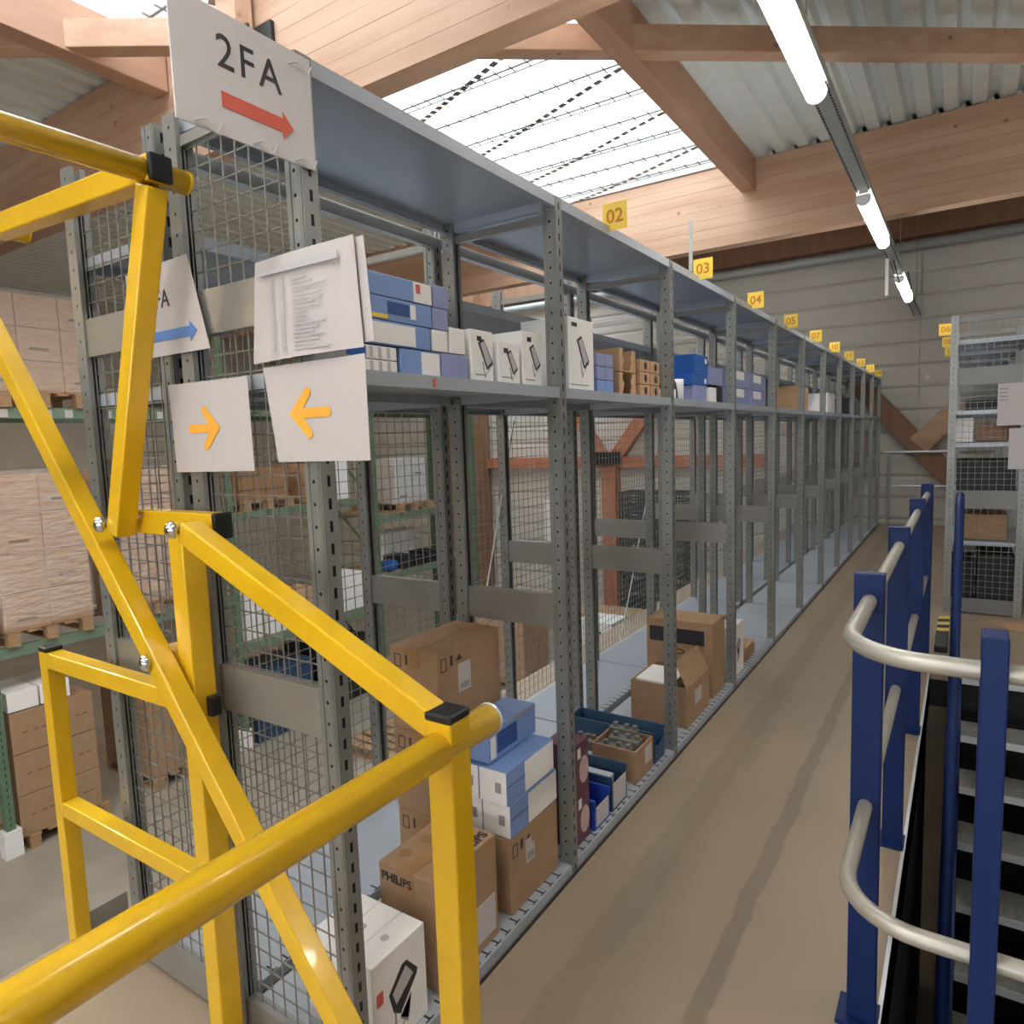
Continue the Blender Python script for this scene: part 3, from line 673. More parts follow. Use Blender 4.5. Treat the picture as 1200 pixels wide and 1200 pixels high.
# ================================================================ pallet racking on the ground floor
RX0, RX1 = -8.0, -9.05
rk = thing('pallet_rack', 'green steel pallet racking on the ground floor beyond the mesh', 'pallet rack', (-8.5, 5.4, GZ))
RY = (-.05, 2.65, 5.4, 8.05, 10.75)
RPM = post_mesh(6.2, .09, .08, 'greenpost')
for y in RY:
    place('upright', RPM, rk, (RX0, y, GZ)); place('upright', RPM, rk, (RX1, y, GZ), math.pi)
    z = GZ+.3; s = 1
    while z < 3:
        MB().bar((RX0-.03, y, z), (RX1+.03, y, z+.9), .03, .03).build('brace', 'greenpaint', rk); z += .95
    bx(RX0-.07, RX0+.07, y-.08, y+.08, GZ, GZ+.28).build('foot_guard', 'whitebox', rk)
LEV = ((-.3, 2.1), (-.3, 2.1), (-1.0, .78, 2.15), (-.55, .45, 2.22))
for bi, lv in enumerate(LEV):
    ya, yb = RY[bi]+.04, RY[bi+1]-.04
    for z in lv:
        for x in (RX0, RX1): 
            B_ = bx(x-.03, x+.03, ya, yb, z-.11, z).build('beam', 'greenpaint', rk)
            if x == RX0 and z > 2 and bi < 2:
                for i in range(13): bx(x+.03, x+.032, ya+.05+i*.2, ya+.13+i*.2, z-.1, z-.02).build('stripe', 'paper', B_)
        if bi >= 2: bx(RX1+.03, RX0-.03, ya, yb, z-.03, z-.005).build('deck_board', 'palletwood', rk)
def brd(dx, dy, dz): return bx(-dx/2, dx/2, -dy/2, dy/2, 0, dz).mesh('board', 'palletwood')
PB, PBK, PBB = brd(1.2, .11, .022), brd(.11, .1, .1), brd(1.2, .1, .022)
def pallet(label, x, y, z, grp='wooden pallets'):
    t = thing('pallet', label, 'pallet', (x, y, z), grp)
    for i in (-1, 0, 1): place('bottom_board', PBB, t, (x, y+i*.35, z))
    for i in (-1, 0, 1):
        for j in (-1, 0, 1): place('block', PBK, t, (x+i*.54, y+j*.35, z+.022))
    for i in range(5): place('top_board', PB, t, (x, y-.345+i*.1725, z+.122))
    return z+.145
_cm = {}
def cmesh(dx, dy, dz, m):
    k = (dx, dy, dz, m)
    if k not in _cm: _cm[k] = bx(-dx/2, dx/2, -dy/2, dy/2, 0, dz).mesh('carton', m, bevel=.006)
    return _cm[k]
MKM = {}
def wrapped(label, x, y, z, nx, ny, nz, dx, dy, dz, m='carton3', film='film'):
    t = thing('wrapped_load', label, 'wrapped load', (x, y, z), 'stretch wrapped pallet loads')
    me = cmesh(dx-.008, dy-.008, dz-.006, m)
    for i in range(nx):
        for j in range(ny):
            for k in range(nz):
                c_ = place('carton', me, t, (x+(i-(nx-1)/2)*dx, y+(j-(ny-1)/2)*dy, z+k*dz))
                if i == nx-1 and (j+k) % 2 == 0:
                    xx = x+nx*dx/2-.004; yy = y+(j-(ny-1)/2)*dy; bx(xx, xx+.001, yy-.1, yy+.08, z+k*dz+.1, z+k*dz+.13).build('print', 'cartoninside', c_)
    bm = bmesh.new(); bmesh.ops.create_cube(bm, size=1); bmesh.ops.subdivide_edges(bm, edges=bm.edges[:], cuts=14, use_grid_fill=True)
    r = random.Random(int(x*10+y*100))
    for v in bm.verts:
        v.co = Vector((v.co.x*(nx*dx+.03), v.co.y*(ny*dy+.03), (v.co.z+.5)*(nz*dz+.02)))
        n = math.sin(v.co.z*31+v.co.y*9)*.004; v.co += Vector((r.uniform(-.006, .006)+n, r.uniform(-.006, .006)+n, r.uniform(-.004, .004)))
    me2 = bpy.data.meshes.new('film'); bm.to_mesh(me2); bm.free(); me2.materials.append(M[film])
    for p_ in me2.polygons: p_.use_smooth = True
    link('film', me2, t, (x, y, z+.012)); return t
PXC = (RX0+RX1)/2
zt = pallet('pallet under the tall wrapped load on the first green beam at the left', PXC, 3.2, -.3)
wrapped('tall stretch wrapped load of brown cartons left of the mesh on the first beam', PXC, 3.2, zt, 3, 2, 4, .4, .42, .4)
zt = pallet('pallet under the wrapped load seen through the end mesh', PXC, 4.35, -.3)
wrapped('wrapped load of brown cartons seen through the end panel mesh', PXC, 4.35, zt, 3, 2, 4, .4, .42, .39)
zt = pallet('pallet on the striped upper beam at the left edge', PXC, 3.35, 2.1)
wrapped('wrapped load of brown cartons on the striped upper beam', PXC, 3.35, zt, 3, 3, 3, .4, .4, .33)
zt = pallet('pallet at the left edge partly outside the picture', PXC, 1.9, -.3)
wrapped('wrapped carton load at the far left of the first beam', PXC, 1.6, zt, 3, 2, 4, .4, .42, .4)
def carton(label, x0, x1, y0, y1, z0, z1, m='carton', grp=None, nm='carton', cat='box', bev=.004, tape=None):
    o = tag(bx(x0, x1, y0, y1, z0, z1).build(nm, m, None, ((x0+x1)/2, (y0+y1)/2, z0), bevel=bev), label, cat, grp)
    if tape == 'y': bx((x0+x1)/2-.025, (x0+x1)/2+.025, y0-.001, y1, z1, z1+.0012).build('tape', 'tape', o); bx((x0+x1)/2-.025, (x0+x1)/2+.025, y0-.0014, y0, z1-.07, z1+.001).build('tape', 'tape', o)
    if tape == 'x': bx(x0, x1+.001, (y0+y1)/2-.025, (y0+y1)/2+.025, z1, z1+.0012).build('tape', 'tape', o); bx(x1, x1+.0014, (y0+y1)/2-.025, (y0+y1)/2+.025, z1-.07, z1+.001).build('tape', 'tape', o)
    return o
# loose carton stacks standing on floor pallets
zt = pallet('pallet under the open carton stack on the ground floor at the left', -8.55, 3.2, GZ)
for j in range(2):
    for k in range(3):
        for i in range(2):
            o = carton('brown carton in the left ground floor stack, %s layer, %s %s' % (['bottom', 'middle', 'top'][k], ['near', 'far'][j], ['back', 'front'][i]), -9.12+i*.58, -8.55+i*.58, 2.74+j*.4, 3.13+j*.4, zt+k*.44, zt+k*.44+.432, 'carton', 'cartons stacked on the ground floor', bev=.006)
            if i == 1:
                for q in (.1, .2, .27): bx(-7.97, -7.969, 2.74+j*.4+q, 2.74+j*.4+q+.05, zt+k*.44+.2, zt+k*.44+.22).build('print', 'cartoninside', o)
for j in range(2): carton(['white flat box on top of the left ground floor carton stack', 'second white flat box on the left ground floor carton stack'][j], -8.55, -7.98, 2.74+j*.3, 3.02+j*.3, zt+1.325, zt+1.325+.2, 'whitebox')
zt = pallet('pallet under the second carton stack on the ground floor', -8.55, 4.55, GZ)
for j in range(2):
    for k in range(3): carton('brown carton in the second ground floor stack, %s layer, %s column' % (['bottom', 'middle', 'top'][k], ['near', 'far'][j]), -9.12, -8.0, 4.14+j*.41, 4.545+j*.41, zt+k*.4, zt+k*.4+.392, 'carton', 'second stack of ground floor cartons', bev=.006)
carton('white box on top of the second ground floor stack', -8.6, -8.1, 4.5, 4.9, zt+1.205, zt+1.33, 'whitebox')
# goods in the third and fourth rack bays
zt = pallet('pallet on the middle shelf of the third rack bay', PXC, 6.0, .78)
carton('grey brown carton on the middle level of the third rack bay', PXC-.5, PXC+.5, 5.6, 6.4, zt, zt+.42, 'kraftdark')
carton('tan carton beside the green upright on the middle level', PXC-.4, PXC+.45, 6.75, 7.3, .785, 1.35, 'carton2')
carton('white narrow box on the middle level of the third rack bay', PXC+.1, PXC+.45, 7.35, 7.6, .785, 1.45, 'whitebox')
zt = pallet('pallet on the middle shelf next to the second green upright', PXC, 7.45, .78+.0) if False else .78
carton('upright white carton on the low level of the third rack bay', -8.35, -8.05, 5.56, 5.82, -.995, -.35, 'whitebox')
carton('second white carton low in the third rack bay', -8.3, -8.02, 5.9, 6.2, -.995, -.55, 'whitebox')
carton('tan carton low in the third rack bay', -8.6, -8.1, 6.3, 6.9, -.995, -.5, 'carton2')
carton('pale box low in the third rack bay near the upright', -8.5, -8.05, 7.3, 7.75, -.995, -.4, 'whitebox')
carton('dark blue crate on the ground under the third rack bay', -8.8, -8.0, 5.6, 6.6, GZ, GZ+.95, 'bin_dark')
carton('dark stack on the ground under the third rack bay', -8.9, -8.1, 6.8, 7.8, GZ, GZ+1.0, 'darkgoods')
zt = pallet('pallet on the top level of the fourth rack bay', PXC, 8.75, 2.22)
carton('brown slanted carton on the top level of the fourth rack bay', PXC-.5, PXC+.5, 8.5, 9.1, zt, zt+.5, 'kraftdark')
zt = pallet('pallet under the white wrapped load in the fourth rack bay', PXC, 9.0, .45)
wrapped('white wrapped load in the fourth rack bay', PXC, 9.0, zt, 2, 2, 2, .5, .4, .38, 'wrapwhite')
carton('blue plastic bag on the low level of the fourth rack bay', -8.3, -8.05, 8.35, 8.62, -.545, -.36, 'bluedeep', nm='plastic_bag', cat='bag', bev=.06)
for i, (ya, yb, h) in enumerate(((8.7, 9.0, .22), (9.05, 9.3, .16), (9.35, 9.7, .2))): carton(['dark tangled parts beside the blue bag', 'dark flat parts in the fourth rack bay', 'black parts tray at the end of the fourth rack bay'][i], -8.5, -8.05, ya, yb, -.545, -.545+h, 'darkgoods', nm='parts_tray', cat='tray')
carton('white bundle at the back of the fourth rack bay', -8.95, -8.55, 8.8, 9.7, -.545, .05, 'wrapwhite', nm='white_bundle', cat='bundle', bev=.05)
for i, (x, y) in enumerate(((-6.3, 9.3), (-5.3, 11.0), (-6.2, 6.4))):
    zt = pallet(['bare pallet load on the ground beyond the first shelf bay', 'carton pallet on the ground near the crates', 'pallet on the ground beyond the end mesh'][i], x, y, GZ, 'ground floor pallets')
    for k in range((3, 2, 0)[i]):
        carton(['%s tan carton layer on the ground pallet beyond the first bay' % ['lowest', 'middle', 'top'][k], '%s tan carton layer on the ground pallet near the crates' % ['lower', 'upper', ''][k]][i], x-.55, x+.55, y-.38, y+.38, zt+k*.4, zt+k*.4+.39, 'carton2', ['carton layers beyond the first bay', 'carton layers near the crates'][i])
zt = pallet('pallet under the white carton with the black ring print', -4.65, 9.5, GZ)
carton('tan carton pile on the ground carrying the white carton with ring print', -5.2, -4.1, 9.15, 9.85, zt, -1.62, 'carton2')
o = carton('white carton with black ring print seen low through the second bay mesh', -4.95, -4.35, 9.2, 9.75, -1.619, -1.2, 'whitebox')
flat(o, 'ring_print', 'ink', '-y', 9.2, [(-4.62+.11*math.cos(q*.52), -1.4+.08*math.sin(q*.52)) for q in range(12)]); flat(o, 'ring_centre', 'whitebox', '-y', 9.1988, [(-4.62+.075*math.cos(q*.52), -1.4+.05*math.sin(q*.52)) for q in range(12)])

# ================================================================ stock on the front row, bottom level
B0 = BOT+.001
def marks(o, facing, at, u, v, s=1, m='cartoninside'):
    """small handling marks printed on a carton: box outline, bottle, umbrella"""
    b = [rect(u, u+.03*s, v, v+.045*s)]; 
    fr = MB()
    for (a, c, d, e) in ((0, .03, 0, .003), (0, .03, .042, .045), (0, .003, 0, .045), (.027, .03, 0, .045)):
        P = rect(u+a*s, u+c*s, v+d*s, v+e*s)
        fr.prism(P, facing[1], at, at+(.001 if facing[0] == '+' else -.001))
    for P in (rect(u+.05*s, u+.062*s, v+.01*s, v+.045*s), [(u+.08*s, v+.02*s), (u+.115*s, v+.02*s), (u+.10*s, v+.04*s)]):
        fr.prism(P, facing[1], at, at+(.001 if facing[0] == '+' else -.001))
    fr.build('handling_marks', 'ink', o)
def flood(o, at, yc, zc, s):
    """printed picture of a floodlight on a stand, on a face towards the aisle"""
    def R(P): return [(yc+a*s, zc+b*s) for a, b in P]
    flat(o, 'lamp_print', 'ink', '+x', at, R([(-.06, .03), (-.045, -.03), (-.02, -.05), (.05, .02), (.055, .035), (.015, .085), (-.005, .085)]))
    flat(o, 'lamp_glass', 'paleink', '+x', at+.001, R([(-.047, .026), (-.035, -.012), (.036, .034), (.008, .073)]))
    for P in ([(-.042, -.03), (-.036, -.03), (-.036, -.12), (-.042, -.12)], [(-.036, -.12), (-.005, -.085), (-.008, -.08), (-.04, -.113)], [(.02, -.02), (.026, -.02), (.01, -.085), (-.02, -.06), (-.02, -.066), (.006, -.093)]):
        flat(o, 'stand_print', 'greyink', '+x', at, R(P))
FX = XF-.03
for i in range(3):
    x1 = FX-.002-i*.082
    o = carton(['white floodlight box at the front bottom left of the shelving', 'white box directly behind the floodlight box', 'innermost white box behind the floodlight box'][i], x1-.08, x1, 1.10, 1.30, B0, B0+.265, 'whitebox', 'white floodlight boxes on the bottom shelf', nm='product_box', bev=.003)
    flat(o, 'seal', 'paleink', '+z', B0+.265, [(x1-.05+.012*math.cos(a*.7), 1.2+.012*math.sin(a*.7)) for a in range(9)])
    if i == 0:
        flood(o, x1, 1.212, B0+.125, .95); flat(o, 'red_label', 'red', '+x', x1, rect(1.112, 1.135, B0+.15, B0+.185))
o = carton('brown open seam carton lettered PHILIPS behind the yellow post'.replace(' lettered PHILIPS', ' with dark lettering'), FX-.225, FX-.005, 1.36, 1.65, B0, B0+.335, 'carton', bev=.003, tape='y')
text('lettering', 'PHILIPS', .037, 'ink', o, (FX-.155, 1.3588, B0+.298), '-y', bold=.001)
text('lettering', 'PHILIPS', .048, 'ink', o, (FX-.035, 1.56, B0+.3358), '+zx', bold=.001)
flat(o, 'shipping_label', 'paper', '+x', FX-.005, rect(1.47, 1.635, B0+.03, B0+.15))
for k, (u, v) in enumerate(((-.17, 1.52), (-.14, 1.6), (-.18, 1.43))): flat(o, 'stamp', 'kraftdark', '+z', B0+.335, [(FX+u+.022*math.cos(a), v+.022*math.sin(a)) for a in (0, 1, 2, 3, 4, 5)])
o = carton('brown carton carrying the blue and white boxes on the bottom shelf', FX-.205, FX-.01, 1.735, 2.045, B0, B0+.26, 'carton', bev=.003, tape='x')
marks(o, '+x', FX-.01, 1.75, B0+.19); flat(o, 'shipping_label', 'paper', '+x', FX-.01, rect(1.83, 1.885, B0+.13, B0+.215)); flat(o, 'barcode', 'greyink', '+x', FX-.0087, rect(1.838, 1.878, B0+.14, B0+.165))
z1 = B0+.262
for i in range(2):
    for k in range(2):
        x1 = FX-.01-.002*k-i*.112
        lb = ['lower blue box with white end at the aisle side of the stack', 'upper blue box with white end at the aisle side of the stack', 'lower blue box with white end at the inner side of the stack', 'upper blue box with white end at the inner side of the stack'][i*2+k]
        o = carton(lb, x1-.11, x1, 1.745-k*.012, 2.045-k*.012, z1+k*.117, z1+k*.117+.115, 'bluebox', 'blue boxes with white ends', nm='product_box', bev=.002)
        zz = z1+k*.117; y0_ = 1.745-k*.012
        flat(o, 'white_end', 'whitebox', '-y', y0_, rect(x1-.108, x1-.002, zz+.002, zz+.113)); flat(o, 'barcode', 'greyink', '-y', y0_-.0012, rect(x1-.045, x1-.022, zz+.04, zz+.075))
        if i == 0:
            flat(o, 'white_panel', 'whitebox', '+x', x1, rect(y0_+.11, y0_+.298, zz+.004, zz+.108)); flat(o, 'lid_edge', 'navyprint', '+x', x1, rect(y0_+.002, y0_+.11, zz+.062, zz+.065))
o = carton('single blue box with dark print lying on the blue and white stack', FX-.224, FX-.09, 1.75, 2.045, z1+.236, z1+.345, 'bluebox', nm='product_box', bev=.003)
flat(o, 'dark_print', 'navyprint', '+x', FX-.09, rect(1.80, 1.92, z1+.255, z1+.325)); flat(o, 'white_label', 'whitebox', '+x', FX-.09, rect(1.76, 1.79, z1+.245, z1+.32)); flat(o, 'tear', 'greyink', '+x', FX-.09, [(1.86, z1+.33), (1.9, z1+.343), (2.0, z1+.343), (2.05, z1+.335)])
for k in range(3):
    z0 = B0+k*.292
    o = carton(['lowest carton of the tall stack at the back of the first bay', 'middle carton of the tall stack at the back of the first bay', 'top carton with white label on the tall stack under the tie plate'][k], XB1+.012, XB1+.218, 1.68, 2.04, z0, z0+.29, 'carton', 'three cartons stacked at the back', bev=.003, tape='y')
    marks(o, '+x', XB1+.218, 1.70, z0+.215); marks(o, '-y', 1.68, XB1+.03, z0+.22)
    if k == 2: flat(o, 'shipping_label', 'paper', '+x', XB1+.218, rect(1.79, 1.86, z0+.12, z0+.22)); flat(o, 'barcode', 'greyink', '+x', XB1+.2195, rect(1.80, 1.85, z0+.13, z0+.15))
# second bay
for k in range(2):
    z0 = B0+k*.202
    o = carton(['lower burgundy lamp box behind the first front upright', 'upper burgundy lamp box behind the first front upright'][k], FX-.13, FX-.005, 2.165, 2.29, z0, z0+.2, 'burgundy', 'burgundy lamp boxes', nm='product_box', bev=.002)
    flat(o, 'bulb_print', 'pinkbulb', '+x', FX-.005, [(2.25+.038*math.cos(a*.6), z0+.085+.055*math.sin(a*.6)) for a in range(10)]); flat(o, 'white_label', 'whitebox', '+x', FX-.005, rect(2.2, 2.225, z0+.14, z0+.18))
def bin_(label, x0, x1, y0, y1, z0, h, m, front=None, contents=None, grp=None):
    t = .006
    b = MB(); b.box(x0, x1, y0, y1, z0, z0+t); b.box(x0, x1, y0, y0+t, z0+t, z0+h); b.box(x0, x1, y1-t, y1, z0+t, z0+h); b.box(x0, x0+t, y0+t, y1-t, z0+t, z0+h)
    b.prism([(y0+t, z0+t), (y1-t, z0+t), (y1-t, z0+h*.62), (y1-.03, z0+h*.5), (y0+.03, z0+h*.5), (y0+t, z0+h*.62)], 'x', x1-t, x1)
    b.box(x0-.004, x1+.002, y0-.004, y0, z0+h-.014, z0+h); b.box(x0-.004, x1+.002, y1, y1+.004, z0+h-.014, z0+h)
    o = tag(b.build('storage_bin', m, None, ((x0+x1)/2, (y0+y1)/2, z0)), label, 'bin', grp)
    if front: flat(o, 'label_card', 'paper', '+x', x1, rect(y0+.012, y1-.012, z0+.01, z0+h*front))
    if contents:
        c_ = carton(contents, x0+.02, x1-.05, y0+.02, y1-.02, z0+t+.001, z0+h*.7, 'foil', nm='bin_contents', cat='stock')
    return o
bin_('short bright blue storage bin with label beside the burgundy boxes', FX-.22, FX+.005, 2.315, 2.45, B0, .125, 'bin_blue', .75)
o = bin_('dark blue storage bin with white label card and white contents', FX-.36, FX+.005, 2.475, 2.625, B0, .15, 'bin_dark', .8, 'white packets inside the dark blue bin')
bin_('long dark blue bin reaching back in the second bay', FX-.46, FX+.0, 2.965, 3.09, B0, .15, 'bin_dark', None, 'white strip inside the long dark blue bin')
o = thing('open_carton', 'brown open carton full of grey devices in the second bay', 'box', (FX-.1, 2.8, B0))
bx(FX-.22, FX, 2.74, 2.748, B0, B0+.15).build('side', 'carton', o); bx(FX-.22, FX, 2.932, 2.94, B0, B0+.15).build('side', 'carton', o); bx(FX-.008, FX, 2.748, 2.932, B0, B0+.15).build('front', 'carton', o); bx(FX-.22, FX-.212, 2.748, 2.932, B0, B0+.15).build('back', 'carton', o); bx(FX-.212, FX-.008, 2.748, 2.932, B0, B0+.006).build('bottom', 'cartoninside', o)
flat(o, 'white_label', 'paper', '+x', FX, rect(2.84, 2.92, B0+.05, B0+.13))
for i, (dx, dy, dz, sx, sy, sz) in enumerate(((-.12, 2.785, .10, .16, .06, .09), (-.10, 2.846, .11, .15, .06, .10), (-.13, 2.902, .11, .14, .045, .12), (-.27, 2.78, .15, .1, .07, .05))):
    d_ = thing('grey_device', ['grey device lying at the front of the open carton', 'grey device in the middle of the open carton', 'tallest grey device at the back of the open carton', 'small grey device overhanging the open carton'][i], 'device', (FX+dx, dy, B0+dz-.05), 'grey devices in the open carton')
    x, y, z = FX+dx, dy, B0+dz-.05
    bx(x-sx/2, x+sx/2, y-sy/2, y+sy/2, z, z+sz).build('body', 'device', d_, bevel=.006)
    for q in (-.3, .1, .4): MB().tube([(x+q*sx, y, z+sz), (x+q*sx, y, z+sz+.018)], .013, 10).build('knob', 'device', d_)
    bx(x+sx/2, x+sx/2+.02, y-sy/3, y+sy/3, z+.02, z+sz*.6).build('terminal', 'galv', d_)
# third bay
o = thing('open_carton', 'brown carton with raised flap full of white tubes in the third bay', 'box', (FX-.1, 3.6, B0))
x0, x1, y0, y1, h = FX-.32, FX, 3.42, 3.80, .22
for a in ((x0, x1, y0, y0+.006), (x0, x1, y1-.006, y1), (x0, x0+.006, y0+.006, y1-.006), (x1-.006, x1, y0+.006, y1-.006)): bx(a[0], a[1], a[2], a[3], B0, B0+h).build('side', 'carton', o)
bx(x0+.006, x1-.006, y0+.006, y1-.006, B0, B0+.005).build('bottom', 'cartoninside', o)
MB().raw([(x1, y0, B0+h), (x1, y1, B0+h), (x1-.06, y1-.02, B0+h+.13), (x1-.08, y0+.05, B0+h+.12), (x1-.004, y0, B0+h), (x1-.004, y1, B0+h), (x1-.064, y1-.02, B0+h+.13), (x1-.084, y0+.05, B0+h+.12)], [(0,1,2,3),(7,6,5,4),(0,3,7,4),(1,5,6,2),(2,6,7,3),(0,4,5,1)]).build('flap', 'carton', o)
flat(o, 'white_label', 'paper', '+x', x1, rect(3.55, 3.66, B0+.09, B0+.17))
for i in range(5):
    tag(bx(x0+.02, x1-.09, y0+.02, y0+.28, B0+.008+i*.044, B0+.05+i*.044).build('tube_pack', 'whitebox', None, (x0+.1, y0+.1, B0+.03+i*.044)), 'white tube pack in the carton with the raised flap, %s' % ['lowest', 'second from bottom', 'middle', 'second from top', 'topmost'][i], 'pack', 'white tube packs')
o = carton('large brown carton with black print band in the third bay', FX-.42, FX-.01, 3.90, 4.14, B0, B0+.45, 'carton', bev=.003)
flat(o, 'black_band', 'printdark', '-y', 3.90, rect(FX-.40, FX-.06, B0+.31, B0+.40)); flat(o, 'mark', 'ink', '-y', 3.90, [(FX-.24+.06*math.cos(a*.5), B0+.26+.02*math.sin(a*.5)) for a in range(13)]); flat(o, 'mark_centre', 'carton', '-y', 3.8988, [(FX-.24+.05*math.cos(a*.5), B0+.26+.013*math.sin(a*.5)) for a in range(13)])
o = carton('white floodlight box standing beside the third front upright', FX-.10, FX, 4.27, 4.54, B0, B0+.31, 'whitebox', nm='product_box', bev=.003)
flood(o, FX, 4.42, B0+.17, .75); flat(o, 'label', 'ink', '+x', FX, rect(4.3, 4.34, B0+.24, B0+.27)); bx(FX-.1, FX, 4.28, 4.53, B0+.31, B0+.33).build('lid', 'whitebox', o)
for i in range(3): carton(['flat cardboard piece at the edge of the fourth bay, topmost', 'flat cardboard piece in the fourth bay, middle of its pile', 'flat cardboard piece in the fourth bay, lowest of its pile'][2-i], FX-.16, FX-.02+.01*i, 4.60, 4.92-.05*i, B0+.04*i, B0+.04*i+.036, 'palletwood', 'cardboard pieces in the fourth bay', nm='cardboard_piece')
# ================================================================ stock on the middle level
S0 = MIDZ+.001
def pbox(label, y0, y1, z0, z1, m, dep=.2, x1=FX-.02, white=None, pic=0, grp=None, lab=None):
    o = carton(label, x1-dep, x1, y0, y1, z0, z1, m, grp, nm='product_box', bev=.002)
    if pic:
        yc, zc = (y0+y1)/2+.02, z0+(z1-z0)*.52; flood_phone(o, x1, yc, zc, pic)
        flat(o, 'logo', 'ink', '+x', x1, rect(y0+.03, y0+.03+.2*(y1-y0), z1-.032, z1-.018)); flat(o, 'text_line', 'greyink', '+x', x1, rect(y0+.015, y1-.05, z0+.02, z0+.024))
    if white: flat(o, 'white_label', 'whitebox', '+x', x1, rect(*white))
    return o
def flood_phone(o, at, yc, zc, s):
    def R(P): return [(yc+a*s, zc+b*s) for a, b in P]
    flat(o, 'lamp_print', 'ink', '+x', at, R([(-.045, .04), (-.015, .055), (.035, -.02), (.03, -.03), (.0, -.045)]))
    flat(o, 'lamp_glass', 'paleink', '+x', at+.001, R([(-.035, .037), (-.015, .047), (.026, -.018), (.002, -.036)]))
    flat(o, 'stand_print', 'greyink', '+x', at, R([(-.025, -.02), (-.02, -.02), (-.01, -.065), (.02, -.04), (.015, -.038), (-.012, -.073)]))
GB = 'white lamp boxes on the middle shelf'
pbox('white lamp box next to the blue boxes on the middle shelf', 1.645, 1.755, S0, S0+.152, 'whitebox', .2, pic=.9, grp=GB)
pbox('smaller white lamp box between two taller ones on the middle shelf', 1.785, 1.905, S0, S0+.13, 'whitebox', .2, pic=.75, grp=GB)
pbox('white lamp box left of the first front upright on the middle shelf', 1.925, 2.045, S0, S0+.178, 'whitebox', .2, pic=.85, grp=GB)
pbox('tall white lamp box right of the first front upright', 2.235, 2.44, S0, S0+.265, 'whitebox', .2, pic=1.2, grp=GB)
pbox('white carton lying behind the small lamp box', 1.80, 2.04, S0, S0+.175, 'whitebox', .12, x1=FX-.24, grp=GB)
GC = 'blue boxes piled on the middle shelf'
pbox('blue box with white panel at the bottom front of the blue pile', 1.34, 1.50, S0, S0+.068, 'bluebox', .2, white=(1.42, 1.495, S0+.004, S0+.064), grp=GC)
pbox('small blue box at the bottom right of the blue pile', 1.505, 1.625, S0, S0+.07, 'purplebox', .18, grp=GC)
pbox('long white sided blue box in the middle of the pile', 1.19, 1.46, S0+.072, S0+.13, 'bluebox', .16, white=(1.2, 1.40, S0+.075, S0+.125), grp=GC)
pbox('white fronted small box at the right of the pile', 1.47, 1.535, S0+.073, S0+.13, 'whitebox', .16, grp=GC)
pbox('narrow white box standing above the small blue box', 1.545, 1.615, S0+.073, S0+.145, 'whitebox', .14, grp=GC)
o = pbox('wide blue box with dark print near the top of the pile', 1.18, 1.47, S0+.132, S0+.188, 'bluebox', .15, grp=GC); flat(o, 'dark_print', 'navyprint', '+x', FX-.02, rect(1.30, 1.38, S0+.15, S0+.18)); flat(o, 'white_label', 'whitebox', '+x', FX-.02, rect(1.385, 1.405, S0+.145, S0+.182)); flat(o, 'sticker', 'tagyellow', '+x', FX-.02, rect(1.22, 1.30, S0+.136, S0+.146))
pbox('purple blue box end beside the printed blue box', 1.475, 1.54, S0+.132, S0+.188, 'purplebox', .15, grp=GC)
o = pbox('top blue box with white and red label on the pile', 1.21, 1.475, S0+.19, S0+.245, 'bluebox', .15, white=(1.40, 1.472, S0+.192, S0+.243), grp=GC); flat(o, 'red_mark', 'red', '+x', FX-.0186, rect(1.41, 1.425, S0+.215, S0+.238))
pbox('topmost purple blue box at the right of the pile', 1.48, 1.545, S0+.19, S0+.25, 'purplebox', .15, grp=GC)
for k in range(2):
    o = pbox(['lower pale striped pack at the left of the middle shelf', 'upper pale striped pack with blue end on the middle shelf'][k], 1.15, 1.325, S0+k*.034, S0+k*.034+.032, 'whitebox', .16, grp='pale striped packs')
    for i in range(4): flat(o, 'stripe', 'paleink', '+x', FX-.02, rect(1.2+i*.03, 1.21+i*.03, S0+k*.034+.003, S0+k*.034+.029))
    if k: flat(o, 'blue_end', 'bluedeep', '+x', FX-.0186, rect(1.152, 1.215, S0+.036, S0+.064))
flat(row1, 'orange_mark', 'red', '+x', XF, rect(1.405, 1.415, MIDZ-.03, MIDZ-.008))
for j in range(2):
    for k in range(3):
        pbox('%s %s small purple blue box beside the tall white lamp box' % (['lowest', 'middle', 'top'][k], ['left', 'right'][j]), 2.47+j*.075, 2.542+j*.075, S0+k*.052, S0+k*.052+.05, 'bluebox' if k == 0 else 'purplebox', .12, grp='small purple blue boxes in the second bay')
pbox('grey carton behind the small purple blue boxes', 2.5, 2.72, S0, S0+.2, 'kraftdark', .1, x1=FX-.2)
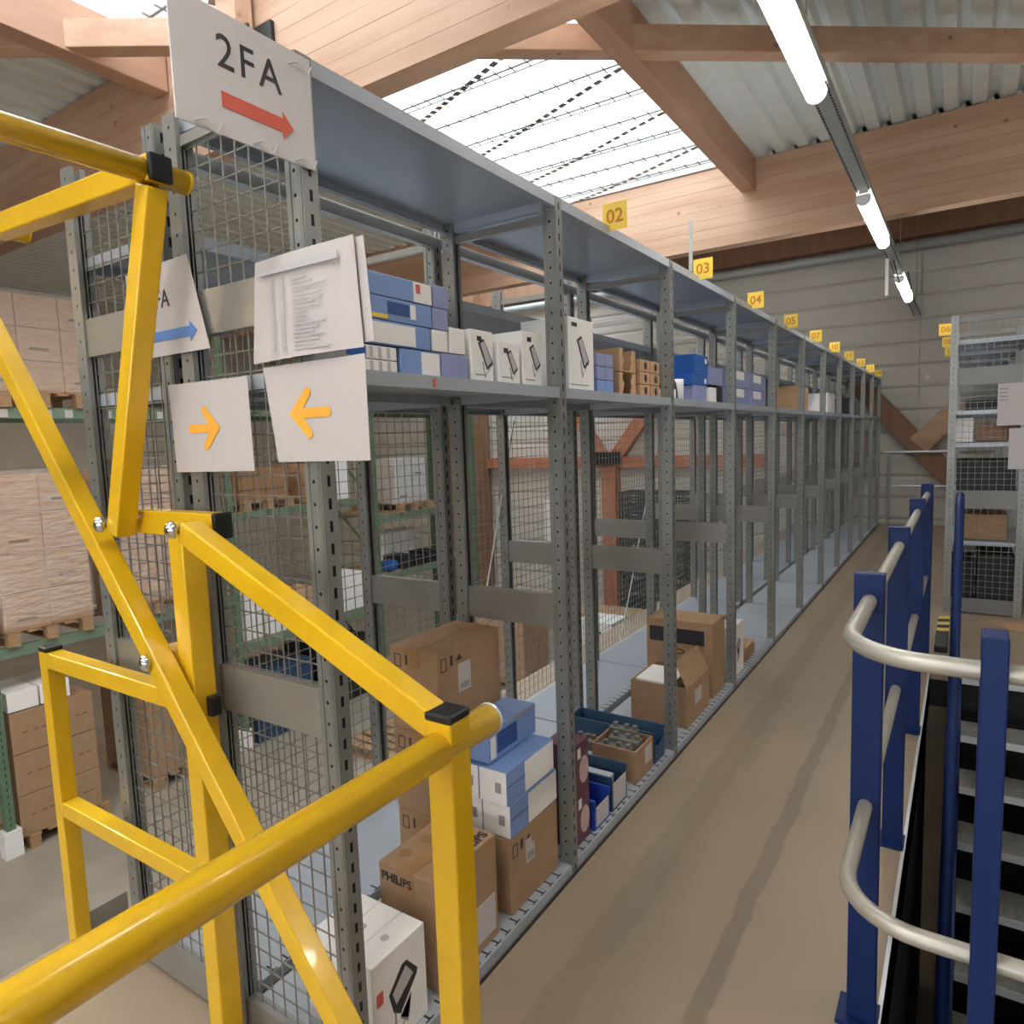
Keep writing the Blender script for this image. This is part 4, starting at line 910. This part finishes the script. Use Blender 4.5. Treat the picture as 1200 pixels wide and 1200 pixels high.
for k in range(2):
    z0 = S0+k*.1
    o = thing('torn_carton', ['lower torn open brown carton in the second bay', 'upper torn open brown carton in the second bay'][k], 'box', (FX-.1, 2.78, z0), 'torn open cartons')
    x1 = FX-.03; y0, y1 = 2.70, 2.87
    bx(x1-.16, x1, y0, y0+.005, z0, z0+.096).build('side', 'carton2', o); bx(x1-.16, x1, y1-.005, y1, z0, z0+.096).build('side', 'carton2', o); bx(x1-.16, x1-.155, y0+.005, y1-.005, z0, z0+.096).build('back', 'cartoninside', o); bx(x1-.155, x1, y0+.005, y1-.005, z0, z0+.005).build('bottom', 'carton2', o)
    MB().prism([(y0+.005, z0+.005), (y0+.03, z0+.005), (y0+.05, z0+.05), (y0+.03, z0+.07), (y0+.04, z0+.095), (y0+.005, z0+.095)], 'x', x1-.004, x1).build('torn_front', 'carton2', o)
    MB().prism([(y1-.005, z0+.005), (y1-.06, z0+.005), (y1-.04, z0+.04), (y1-.05, z0+.06), (y1-.03, z0+.095), (y1-.005, z0+.095)], 'x', x1-.004, x1).build('torn_front', 'carton2', o)
for j in range(2):
    for k in range(3):
        o = pbox('%s %s small carton with dark round print in the second bay' % (['lowest', 'middle', 'top'][k], ['left', 'right'][j]), 2.90+j*.12, 3.012+j*.12, S0+k*.055, S0+k*.055+.053, 'carton2', .14, grp='small printed cartons in the second bay')
        flat(o, 'round_print', 'ink', '+x', FX-.02, [(2.96+j*.12+.016*math.cos(a*.8), S0+k*.055+.027+.018*math.sin(a*.8)) for a in range(8)])
GD = 'goods in the third bay of the middle shelf'
o = tag(MB().tube([(FX-.08, 3.50, S0), (FX-.08, 3.50, S0+.06), (FX-.08, 3.50, S0+.075), (FX-.08, 3.50, S0+.11)], .045, 12).build('white_canister', 'whitebox', None, (FX-.08, 3.5, S0), smooth=True), 'white canister at the left of the third bay', 'canister')
o = tag(MB().dome((FX-.08, 3.40, S0), (0, 0, 1), .05, .14, 12, 5).build('dark_lamp', 'darkgoods', None, (FX-.08, 3.4, S0)), 'dark rounded lamp beside the white canister', 'lamp')
pbox('small white box in front of the dark lamp', 3.27, 3.35, S0, S0+.05, 'whitebox', .06, grp=GD)
pbox('lower blue box with white top in the third bay', 3.62, 3.84, S0, S0+.085, 'purplebox', .16, grp=GD)
pbox('bright blue box on the pale box in the third bay', 3.60, 3.85, S0+.086, S0+.14, 'bluedeep', .16, white=(3.8, 3.83, S0+.1, S0+.125), grp=GD)
pbox('upright bright blue box topmost in the third bay', 3.64, 3.86, S0+.141, S0+.25, 'bluedeep', .16, white=(3.81, 3.84, S0+.21, S0+.235), grp=GD)
pbox('white box right of the blue boxes in the third bay', 3.90, 4.02, S0, S0+.085, 'whitebox', .12, grp=GD)
pbox('black box at the end of the third bay', 4.04, 4.14, S0, S0+.10, 'darkgoods', .12, grp=GD)
pbox('grey blue carton above the black box in the third bay', 3.90, 4.14, S0+.102, S0+.2, 'purplebox', .12, grp=GD)
for j in range(2):
    for k in range(2):
        pbox('%s purple blue carton with white label in the fourth bay, %s column' % (['lower', 'upper'][k], ['near', 'far'][j]), 4.36+j*.44, 4.76+j*.44, S0+k*.11, S0+k*.11+.107, 'purplebox', .2, white=(4.42+j*.44, 4.62+j*.44, S0+k*.11+.05, S0+k*.11+.1), grp='purple blue cartons in the fourth bay')
for k in range(3): carton(['pale carton on the middle shelf of the sixth bay', 'pale carton on the middle shelf of the eighth bay', 'dark carton on the middle shelf of the ninth bay'][k], FX-.3, FX-.05, 6.5+k*1.6, 7.0+k*1.6, S0, S0+.22, ('carton2', 'whitebox', 'darkgoods')[k])
